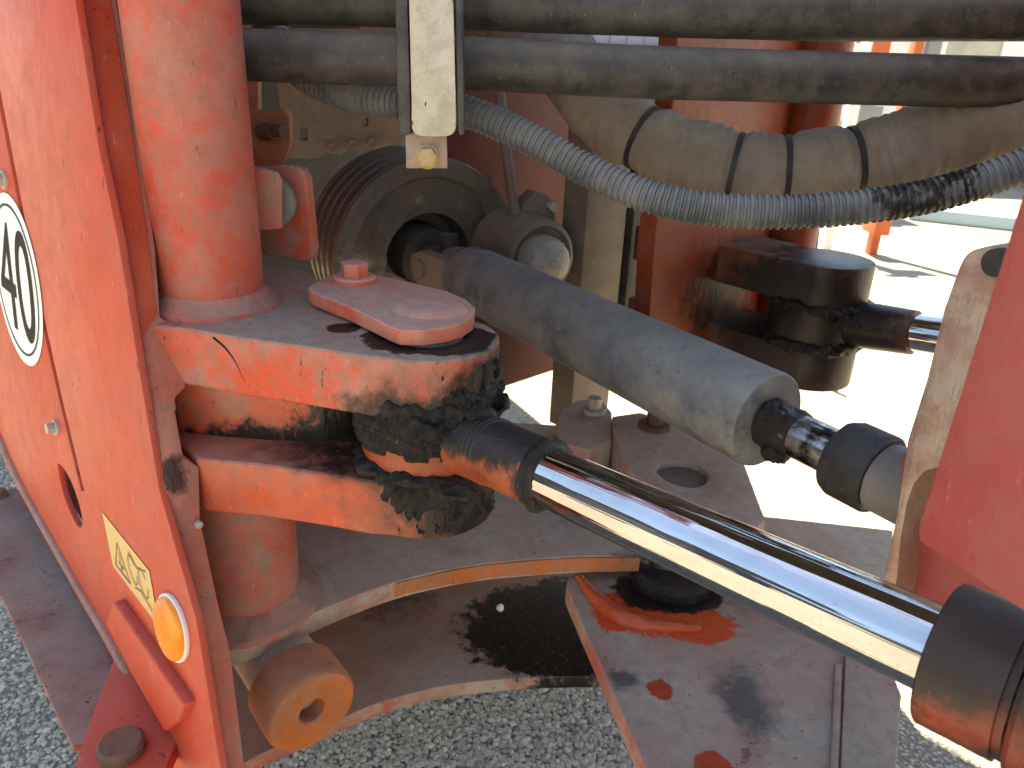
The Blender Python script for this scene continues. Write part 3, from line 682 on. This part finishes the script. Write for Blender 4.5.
blob(C(850, 322, 1.09), .014, .01, 14, FS, sc=(1.5, 1, .9))
def flug(z0, z1, name):
    o = [FPIN + V((.0685 * math.cos(a), .0685 * math.sin(a), 0)) for a in [rad(-120 + 9 * k) for k in range(24)]]
    root = [FPIN + DD * .30 + EE * .10, FPIN + DD * .30 - EE * .03 + V((-.02, 0, 0))]
    o = [V((p.x, p.y, z0)) for p in o + root]
    return link(name, fin(prism(o, V((0, 0, z1 - z0)), .004), name), 'far_lug_paint', LH)
flug(ZU0, ZU1, 'upper_lug'); flug(ZL0, ZL1, 'lower_lug')
rpn = -DD; rp0 = C(715, 280, 1.20)
def rp(px, py, off=0): return onp(px, py, rp0, DD) + DD * off
link('rear_plate', fin(prism([rp(*q) for q in ((680, -10), (838, -10), (834, 60), (788, 400), (740, 400), (648, 340), (655, 240), (662, 180), (674, 95))], DD * .03, .004), 'rear_plate'), 'rear_orange', LH)
fp = rp(792, 170, -.02)
link('rear_post', fin(lathe(V((fp.x, fp.y, 0)), Z, [(.50, 0), (.50, .040), (1.49, .040), (1.49, 0)], 40), 'rear_post'), 'rear_orange', LH)
link('rear_flange', fin(prism([rp(*q) for q in ((823, -10), (846, -10), (806, 362), (796, 380), (788, 372))], DD * .10, .003), 'rear_flange'), 'dark_red_rear', LH)

# ================================================================== DRIVE SHAFT
A, B = C(463, 281, 1.36), C(770, 409, .82); A.z = B.z = (A.z + B.z) / 2
ad = (B - A).normalized(); Ls = (B - A).length
DS = empty('drive_shaft', A.lerp(B, .5), 'blue grey dusty drive shaft with black rubber boot between brake drum and right plate', 'drive shaft')
RS = .0545
bm = lathe(A, ad, [(0, 0), (0, .040), (.01, .046), (.03, .048), (.055, .0515), (.06, RS)] + [(.06 + (Ls - .066) * k / 30, RS) for k in range(1, 31)] + [(Ls - .002, RS * .985), (Ls, RS * .95), (Ls + .001, .03), (Ls + .001, 0)], 72)
link('tube', fin(bm, 'tube'), 'shaft_paint', DS)
for k in (.22, .235): link('weld_ring', fin(lathe(A, ad, [(Ls * k - .003, RS - .001), (Ls * k - .001, RS + .0009), (Ls * k + .001, RS + .0009), (Ls * k + .003, RS - .001)], 64, closed=True), 'weld_ring'), 'shaft_paint', DS)
link('slip_shaft', fin(lathe(B, ad, [(-.02, 0), (-.02, .0235), (.40, .0235), (.40, 0)], 56), 'slip_shaft'), 'slip_steel', DS)
LB = (C(868, 445, .735) - B).dot(ad)
bm = lathe(B, ad, [(LB - .02, .024), (LB - .02, .036), (LB - .012, .0395), (LB + .022, .0395), (LB + .026, .037), (LB + .028, .024)], 48, closed=True); lump(bm, .0012, 60)
link('rubber_boot', fin(bm, 'rubber_boot'), 'rubber_black', DS)
link('sleeve', fin(lathe(B, ad, [(LB + .024, 0), (LB + .024, .034), (LB + .09, .034), (LB + .09, 0)], 40), 'sleeve'), 'grey_metal', DS)
blob(B + ad * .010 + V((-.008, -.012, .012)), .017, .007, 21, DS, sc=(1, .8, 1)); blob(B + ad * .012 + V((.0, -.015, -.018)), .016, .007, 22, DS)
bm = tube([B + ad * (.002 + .008 * k) for k in range(6)], lambda s_, i, a: .0245 + .003 * (1 - i / 5), 40); lump(bm, .003, 80, 23); link('grease', fin(bm, 'grease'), 'grease', DS, 80)
# yoke: two curved ears and a cross
yo = A - ad * .055
u_, v_, _ = frame_axes(ad)
for sg in (-1, 1):
    ear = [A + ad * .012 + u_ * sg * .046 + v_ * .030, A + ad * .012 + u_ * sg * .046 - v_ * .030, A - ad * .05 + u_ * sg * .060 - v_ * .034, A - ad * .085 + u_ * sg * .060 - v_ * .022,
           A - ad * .095 + u_ * sg * .060, A - ad * .085 + u_ * sg * .060 + v_ * .022, A - ad * .05 + u_ * sg * .060 + v_ * .034]
    link('yoke_ear', fin(prism(ear, u_ * -sg * .024, .004), 'yoke_ear'), 'brown_metal', DS)
link('yoke_base', fin(lathe(A, ad, [(-.035, 0), (-.035, .040), (.004, .046), (.004, 0)], 40), 'yoke_base'), 'brown_metal', DS)
link('cross', fin(lathe(yo - u_ * .062, u_, [(0, 0), (0, .016), (.124, .016), (.124, 0)], 24), 'cross'), 'grey_metal', DS)
link('cross', fin(lathe(yo - v_ * .058, v_, [(0, 0), (0, .016), (.116, .016), (.116, 0)], 24), 'cross'), 'dark_metal', DS)

# ================================================================== BRAKE DRUM
dc = C(428, 258, 1.50); da = V((.52, -.85, -.03)).normalized()
BD = empty('brake_drum', dc, 'large grey brown grooved brake drum behind the round post', 'brake drum')
RB = .197
prof = [(-.16, 0), (-.16, RB * .9)]
for k in range(48):
    t = -.158 + .163 * k / 47; prof.append((t, RB * (.965 + (.012 if k % 10 in (1, 2, 3, 4, 5, 6) else 0) + (.0 if k > 3 else -.02))))
prof += [(.010, RB * .965), (.013, RB * .80), (.006, RB * .775), (.004, RB * .45), (-.02, RB * .42), (-.06, RB * .42), (-.06, 0)]
link('drum', fin(lathe(dc, da, prof, 96), 'drum'), 'drum_metal', BD, 30)
ub, vb, _ = frame_axes(da)
for k in range(8):
    a = k * math.pi / 4 + .2; hexbolt('wheel_nut', dc + da * .004 + (ub * math.cos(a) + vb * math.sin(a)) * RB * .60, da, .010, .008, 'brown_metal', BD, 1.2, .25, a)
link('flange', fin(lathe(dc, da, [(-.06, 0), (-.06, .062), (.010, .058), (.012, .03), (.02, .028), (.02, 0)], 40), 'flange'), 'dark_metal', BD)
# caliper-like guard at its right
tb = [C(*q, 1.5) for q in ((478, 170), (492, 178), (498, 200), (494, 222), (484, 214), (476, 190))]
link('guard', fin(prism(tb, V((-.3, .9, 0)) * .06, .004), 'guard'), 'dark_metal', BD)

# ================================================================== SMALL HUB WITH SPLINED NUT
hc = C(538, 258, 1.42); ha = (ad * .9 + V((.1, -.2, 0))).normalized()
HB = empty('axle_hub', hc, 'small dirty hub with shiny splined nut above the drive shaft', 'hub')
link('housing', fin(lathe(hc, ha, [(-.12, 0), (-.12, .075), (-.05, .078), (.0, .074), (.012, .070), (.016, .062), (.004, .058), (.0, .040), (.0, 0)], 56), 'housing'), 'brown_metal', HB)
bm = lathe(hc, ha, [(.0, 0), (.0, .046), (.035, .045), (.045, .040), (.052, .028), (.056, .012), (.060, .010), (.061, 0)], 48)
for v in bm.verts:
    q = v.co - hc; t = q.dot(ha); rr = q - ha * t
    if .001 < t < .04 and rr.length > .03:
        u1, v1, _ = frame_axes(ha); an = math.atan2(rr.dot(v1), rr.dot(u1)); v.co -= rr * (.07 if int(an * 24 / math.pi + 100) % 2 else 0)
link('splined_nut', fin(bm, 'splined_nut'), 'zinc', HB, 25)
link('breather', fin(tube(crom([C(516, 216, 1.42), C(510, 180, 1.42), C(504, 130, 1.44), C(497, 70, 1.45)], 8), .010, 14), 'breather'), 'brown_metal', HB)
tb = [C(*q, 1.44) for q in ((515, 232), (522, 205), (535, 192), (550, 196), (556, 212), (556, 238))]
link('bracket', fin(prism(tb, V((-.3, .9, 0)) * .05, .006), 'bracket'), 'brown_metal', HB)
hexbolt('bracket_bolt', C(550, 205, 1.43), V((.5, -.8, 0)), .011, .016, 'zinc', HB, 0)

# --- things behind, parts of the left half
def vpost(name, px, py, zc, w, dpt, z0, z1, mat):
    p = C(px, py, zc); r_ = L(w / 2, zc)
    return link(name, fin(box(V((p.x, p.y, (z0 + z1) / 2)), EE * r_, DD * dpt / 2, Z * (z1 - z0) / 2, .004), name), mat, LH)
vpost('grey_upright', 592, 250, 1.52, 62, .06, .35, 1.49, 'brown_metal')
vpost('dark_upright', 632, 250, 1.60, 44, .06, .52, 1.49, 'dark_metal')
vpost('red_wall', 545, 200, 1.78, 300, .03, .55, 1.49, 'dark_red_rear')
vpost('cross_member', 520, 345, 1.72, 380, .06, .40, .56, 'dark_red_rear')
body('dark_backing', 1.40, 1.44, .10, 1.6, .15, 1.49, 'body_dark', .004)  # dark sheet added behind the drum, hides the sunlit ground
# beige cover with holes far back on the left
tb = lambda x, y: onp(x, y, C(340, 110, 1.95), V((.3, -.95, 0)).normalized())
cov = [tb(*q) for q in ((262, -40), (420, -40), (420, 140), (404, 142), (398, 150), (388, 143), (380, 152), (370, 144), (360, 153), (350, 146), (340, 156), (326, 152), (318, 158), (286, 158))]
link('gear_cover', fin(plate(cov, V((-.3, .95, 0)) * .04, [[tb(*q) for q in ((300, 128), (307, 128), (307, 140), (300, 140))], [tb(*q) for q in ((336, 100), (350, 104), (349, 110), (336, 106))],
     [tb(*q) for q in ((362, 118), (368, 118), (368, 126), (362, 126))]], .003), 'gear_cover'), 'beige_dirt', LH)
for q in ((332, 147), (352, 144), (372, 142)):
    link('cover_stud', fin(lathe(tb(*q), V((.3, -.95, 0)), [(0, 0), (0, .012), (.012, .012), (.012, .006), (.008, 0)], 16), 'cover_stud'), 'beige_dirt', LH)

# --- bolted bracket with a round recess, under the drive shaft
zk2 = .50
br = [(612, 416), (640, 412), (668, 420), (732, 452), (744, 462), (766, 520), (752, 532), (700, 520), (632, 472), (614, 436)]
rec = crom2([(655, 470), (662, 463), (680, 461), (698, 465), (708, 474), (704, 484), (688, 487), (668, 481), (655, 470)], 4)[:-1]
bk = link('bearing_bracket', fin(plate([onz(*q, zk2) for q in br], V((0, 0, -.06)), [[onz(*q, zk2) for q in rec]], .004), 'bearing_bracket'), 'dusty_pink', LH)
link('recess_floor', fin(prism([onz(*q, zk2 - .010) + Z * 0 for q in [(640, 455), (725, 460), (735, 495), (650, 492)]], V((0, 0, -.004)), 0), 'recess_floor'), 'grey_metal', bk)
hexbolt('bracket_bolt', onz(654, 427, zk2), Z, .014, .03, 'rust_bolt', bk, 1.9, .25)
b3_ = [(556, 424), (562, 408), (578, 400), (600, 398), (612, 412), (612, 440), (590, 450), (560, 442)]
b4 = link('side_bracket', fin(prism([onz(*q, zk2 - .01) for q in b3_], V((0, 0, -.05)), .004), 'side_bracket'), 'dusty_pink', LH)
hexbolt('bracket_bolt', onz(594, 412, zk2 - .01), Z, .013, .028, 'zinc', b4, 1.6, .3)

# ================================================================== RIGHT HALF
RH = empty('machine_half', V((PR.x, PR.y, .3)), 'red machine half on the right with side panel and scraped steel plate edge', 'machine half')
rq = [(1046, 110), (1024, 187), (995, 280), (918, 525), (918, 541), (1024, 612), (1120, 676), (1180, 400), (1180, 110)]
link('side_panel', fin(prism([rpan(*q) for q in rq], -NR * .012, .002), 'side_panel'), 'right_panel_paint', RH)
q0 = C(930, 420, .60); NQ = (NR * .9 + V((0, -1, 0)) * .25).normalized()
def rq2(px, py, off=0): return onp(px, py, q0, NQ) - NQ * off
pl = crom2([(958, 268), (966, 254), (980, 248), (1006, 243), (1060, 236)], 4) + [(1080, 462), (942, 467), (924, 472), (914, 484), (907, 504), (901, 538), (897, 577), (893, 604), (878, 604), (885, 566), (896, 515), (907, 440), (926, 380), (943, 310)]
link('frame_plate', fin(prism([rq2(*q) for q in pl], -NQ * .05, .003), 'frame_plate'), 'cut_steel', RH, label='scraped bare steel plate edge')
link('inner_plate', fin(prism([onp(*q, q0 - NQ * .03, NQ) for q in [(888, 620), (892, 577), (896, 530), (902, 455), (1010, 455), (1010, 640), (915, 640)]], -NQ * .006, .002), 'inner_plate'), 'right_panel_paint', RH)
link('plate_bolt', fin(lathe(rq2(1000, 262), NQ, [(-.004, 0), (-.004, .010), (.006, .010), (.006, 0)], 20), 'plate_bolt'), 'rubber_black', RH)
# lower plate of the right half with the welded pivot
wp = [onz(*q, .40) for q in crom2([(660, 800), (612, 690), (572, 600), (567, 583), (574, 573), (600, 569)], 3) + [(700, 560), (800, 585), (872, 628), (900, 700), (895, 800)]]
wpl = link('pivot_plate', fin(prism(wp, V((0, 0, -.030)), .004), 'pivot_plate'), 'weld_plate_paint', RH, label='pinkish grey pivot plate with orange weld')
pvc = onz(672, 584, .40)
link('pivot_cap', fin(lathe(pvc + V((0, .012, 0)), Z, [(-.01, 0), (-.01, .058), (.012, .056), (.020, .048), (.020, 0)], 48), 'pivot_cap'), 'grease', wpl)
wpth = [onz(*q, .40) + Z * .002 for q in crom2([(578, 578), (592, 596), (610, 612), (632, 622), (660, 628), (700, 630)], 6)]
bm = tube(wpth, lambda s_, i, a: .0035 + .0085 * math.sin(math.pi * min(1, (i + 2) / (len(wpth) + 3))) * (1 + .3 * noise.noise(V((s_ * 70, a, 1)))), 16); lump(bm, .0025, 70, 3); link('weld_bead', fin(bm, 'weld_bead'), 'weld_orange', wpl, 60)
ridge = [onz(*q, .40) + Z * .002 for q in ((838, 668), (836, 720), (832, 800))]
link('ridge', fin(tube(ridge, .005, 8), 'ridge'), 'weld_plate_paint', wpl)
rdg = [onz(*q, .40) for q in ((845, 640), (872, 630), (900, 700), (893, 800), (838, 800))]
link('raised_strip', fin(prism(rdg, V((0, 0, .008)), .003), 'raised_strip'), 'weld_plate_paint', wpl)
# bulk of the right half (out of frame to the right and above), added to cast shade
def rbody(name, a0, a1, b0, b1, z0, z1, mat):
    f = lambda a, b: V((PR.x, PR.y, z0)) - DR * a - NR * b
    return link(name, fin(prism([f(a0, b0), f(a1, b0), f(a1, b1), f(a0, b1)], V((0, 0, z1 - z0)), .01), name), mat, RH)
rbody('front_body', .05, 1.6, .16, 1.3, .45, 1.9, 'dark_red_rear')

# ================================================================== HOSES
def sag(pts, n=16): return crom([C(*p) for p in pts], n)
bm = tube(sag([(205, 53, .83), (300, 57, .83), (460, 63, .82), (640, 72, .82), (830, 78, .83), (1060, 84, .84)], 20), lambda s_, i, a: .0265 + .0005 * noise.noise(V((s_ * 12, a, 0))), 32)
h1 = link('hydraulic_hose', fin(bm, 'hydraulic_hose'), 'rubber_hose', None, 60, label='thick black hydraulic hose just below the uppermost hose', category='hose', group='hydraulic hoses')
bm = tube(sag([(225, -2, .85), (400, 1, .84), (600, 8, .83), (830, 14, .82), (1060, 14, .82)], 20), lambda s_, i, a: .0268 + .0005 * noise.noise(V((s_ * 12, a, 5))), 32)
h2 = link('hydraulic_hose', fin(bm, 'hydraulic_hose'), 'rubber_hose', None, 60, label='uppermost thick black hydraulic hose along the top edge', category='hose', group='hydraulic hoses')
link('ferrule', fin(tube(sag([(289, -1, .85), (325, -.5, .85), (359, 0, .85)], 4), .0290, 32), 'ferrule'), 'grey_metal', h2)
# corrugated conduit: every rib is real
cpth = sag([(246, -12, .90), (268, 25, .92), (300, 72, .92), (350, 96, .90), (420, 106, .88), (470, 113, .86), (530, 139, .85), (590, 172, .84), (650, 197, .82), (710, 209, .81), (780, 212, .80), (850, 208, .79), (920, 198, .78), (975, 183, .77), (1040, 160, .75)], 30)
cps = resample(cpth, .0011)
bm = tube(cps, lambda s_, i, a: .0158 + .0022 * (1 if (s_ / .0072) % 1 < .52 else 0), 22)
link('corrugated_conduit', fin(bm, 'corrugated_conduit'), 'conduit_plastic', None, 50, label='grey ribbed plastic conduit sagging from left to right', category='conduit')
# fat sleeved bundle with cable ties
spts = [(470, -6, 1.10), (520, 20, 1.08), (565, 62, 1.04), (605, 112, 1.0), (660, 146, .97), (730, 166, .95), (790, 170, .93), (860, 160, .92), (930, 140, .90), (1050, 100, .86)]
spath = resample(sag(spts, 24), .0022)
ties = [C(645, 137, .975), C(735, 167, .95), C(785, 170, .935), C(855, 162, .92)]
tl = []
acc = 0; cum = [0]
for a, b in zip(spath, spath[1:]): acc += (b - a).length; cum.append(acc)
ti = [min(range(len(spath)), key=lambda i: (spath[i] - t).length) for t in ties]
def srad(s_, i, a):
    k_ = 1
    for t in ti: k_ *= 1 - .9 * math.exp(-((s_ - cum[t]) / .009) ** 2)
    w_ = noise.noise(V((s_ * 26, math.cos(a) * .8, math.sin(a) * .8))); f_ = noise.noise(V((s_ * 9, math.cos(a) * .7 + 5, math.sin(a) * .7)))
    ph = s_ * 420 + 5 * noise.noise(V((s_ * 30, math.cos(a), math.sin(a))))
    r_ = .0440 + k_ * (.0045 * w_ + .0022 * noise.noise(V((s_ * 110, math.cos(a) * 1.5, math.sin(a) * 1.5))) + .0016 * max(0, .35 + f_) * math.sin(ph))
    for t in ti: r_ -= .0055 * math.exp(-((s_ - cum[t]) / .010) ** 2)
    if s_ > cum[ti[3]]: r_ *= 1 + min(.12, (s_ - cum[ti[3]]) * .5)
    return r_
SB = empty('sleeved_hose', C(735, 167, .95), 'fat beige fabric sleeved hose bundle with black cable ties', 'hose')
link('sleeve', fin(tube(spath, srad, 40), 'sleeve'), 'sleeve_fabric', SB, 60)
for t in ti:
    ax = (spath[t + 1] - spath[t - 1]).normalized()
    tie = link('cable_tie', fin(lathe(spath[t], ax, [(-.0032, .037), (-.0032, .0412), (.0032, .0412), (.0032, .037)], 40, closed=True), 'cable_tie'), 'rubber_black', SB)
# short pale ribbed hose glimpsed between the two big hoses
bm = tube(resample(sag([(560, 38, 1.2), (630, 43, 1.2), (716, 49, 1.2)], 10), .002), lambda s_, i, a: .015 + .002 * (1 if (s_ / .026) % 1 < .85 else -1), 20)
link('ribbed_hose', fin(bm, 'ribbed_hose'), 'white_plastic', None, 50, label='short pale ribbed hose end glimpsed between the two black hoses', category='hose')

# ================================================================== HOSE CLAMP
HC = empty('hose_clamp', C(428, 150, .76), 'cream steel strap clamp with rubber lining and gold bolt over the hoses', 'clamp')
zc0 = .735
cx0 = V((.995, .05, 0)).normalized(); cb = C(434, 70, zc0); cn = V((cx0.y, -cx0.x, 0))
def cl(px, py): return onp(px, py, cb, cn)
link('strap', fin(prism([cl(*q) for q in crom2([(412, 108), (412, 124), (415, 133), (424, 136), (446, 136), (454, 132), (456, 124), (456, 108)], 3) + [(452, -60), (408, -60)]], cn * .004, .0012), 'strap'), 'cream_paint', HC)
for (x0, x1, t0, t1) in ((398, 410.5, 393, 406), (457, 464, 454, 461)):
    link('rubber_lining', fin(prism([cl(*q) for q in ((t0, -60), (t1, -60), (x1, 100), (x1, 135), (x0 + 2, 136), (x0, 120))], -cn * .060, .003), 'rubber_lining'), 'rubber_hose', HC)
tabp = [cl(*q) - cn * .012 for q in ((404, 134), (446, 134), (447, 170), (405, 170))]
link('tab', fin(prism(tabp, -cn * .006, .0012), 'tab'), 'dusty_tab', HC)
hexbolt('clamp_bolt', cl(427, 158) - cn * .012, cn, .0102, .010, 'gold_zinc', HC, 1.2, .2, .1)

# ================================================================== BACKGROUND (far side of the yard)
def gp(px, py): return onz(px, py, 0)
def far_box(name, x0, x1, y0, y1, yw, dep, mat, parent=None, **kw):
    a = [onp(x0, y1, V((0, yw, 0)), V((0, 1, 0))), onp(x1, y1, V((0, yw, 0)), V((0, 1, 0))), onp(x1, y0, V((0, yw, 0)), V((0, 1, 0))), onp(x0, y0, V((0, yw, 0)), V((0, 1, 0)))]
    xa, xb = (a[0].x + a[3].x) / 2, (a[1].x + a[2].x) / 2; za, zb_ = (a[0].z + a[1].z) / 2, (a[2].z + a[3].z) / 2
    return link(name, fin(prism([V((xa, yw, za)), V((xb, yw, za)), V((xb, yw, zb_)), V((xa, yw, zb_))], V((0, dep, 0)), .01), name), mat, parent, **kw)
SH = empty('storage_shed', V((5.5, 9, 0)), 'pale storage shed with cream door across the yard, seen between the hoses', 'shed')
w = far_box('wall', 700, 1250, -60, 160, 9.0, 2.5, 'far_white', SH)
far_box('door_panel', 947, 1006, -40, 130, 8.96, .05, 'far_cream', SH); far_box('door_frame', 941, 947, -40, 130, 8.93, .08, 'far_white', SH); far_box('door_frame', 1003, 1008, -40, 130, 8.93, .08, 'far_white', SH)
far_box('downpipe', 928, 941, -40, 135, 8.9, .1, 'far_grey', SH)
far_box('plinth', 700, 1250, 128, 160, 8.94, .04, 'far_grey', SH)
OF = empty('implement_rack', V((2.6, 5, 0)), 'orange implement rack with pale diagonal brace standing in the yard', 'rack')
far_box('upright', 838, 848, 20, 300, 5.0, .08, 'far_white', OF); far_box('upright', 884, 893, 20, 330, 5.0, .08, 'far_orange', OF); far_box('cross_panel', 846, 892, 20, 64, 5.06, .05, 'far_orange', OF)
a, b = onp(848, 45, V((0, 4.97, 0)), V((0, 1, 0))), onp(876, 62, V((0, 4.97, 0)), V((0, 1, 0)))
link('brace', fin(tube([a, b], .03, 8), 'brace'), 'far_white', OF); a = onp(870, 40, V((0, 4.97, 0)), V((0, 1, 0))); link('brace', fin(tube([a, b - V((.1, 0, 0))], .02, 8), 'brace'), 'far_white', OF)
far_box('foot', 876, 892, 214, 236, 4.9, .2, 'far_orange', OF)
TR = empty('parked_trailer', V((3.2, 6.5, 0)), 'grey and yellow trailer end parked behind the orange rack', 'trailer')
far_box('body', 832, 872, 88, 124, 6.5, .5, 'far_white', TR); far_box('lamp_box', 855, 882, 105, 130, 6.45, .3, 'far_grey', TR); far_box('chassis', 826, 905, 124, 136, 6.46, .6, 'far_yellow', TR); far_box('leg', 868, 874, 130, 175, 6.5, .1, 'far_yellow', TR)
link('kerb_line', fin(prism([gp(*q) + Z * .004 for q in ((910, 213), (1100, 232), (1100, 241), (908, 220))], V((0, 0, .1)), .01), 'kerb_line'), 'far_blue', None, kind='structure')
CH = empty('wheel_chock', gp(830, 380), 'small orange steel wheel chock on the sunlit ground', 'chock')
far_box('plate', 806, 834, 368, 388, gp(820, 388).y, .06, 'far_orange', CH); far_box('rod', 829, 834, 330, 372, gp(820, 388).y + .01, .02, 'far_grey', CH)
# unseen dark hall, added so the chrome rod mirrors a dark band
YH = empty('added_hall', V((-11, -2, 0)), 'dark hall added out of sight to the left to give the chrome rod a dark band', 'hall')
link('wall', fin(prism([V((-11, -14, 0)), V((-11, 5, 0)), V((-14, 5, 0)), V((-14, -14, 0))], V((0, 0, 3.9)), .02), 'wall'), 'hall_dark', YH)
link('roof', fin(prism([V((-10.6, -14.4, 3.9)), V((-10.6, 5.4, 3.9)), V((-14.4, 5.4, 3.9)), V((-14.4, -14.4, 3.9))], V((0, 0, .22)), .02), 'roof'), 'far_grey', YH)
for y in (-11, -6, -1, 3): link('door', fin(prism([V((-10.96, y - 1.2, .02)), V((-10.96, y + 1.2, .02)), V((-10.96, y + 1.2, 2.2)), V((-10.96, y - 1.2, 2.2))], V((-.03, 0, 0)), .01), 'door'), 'far_grey', YH)
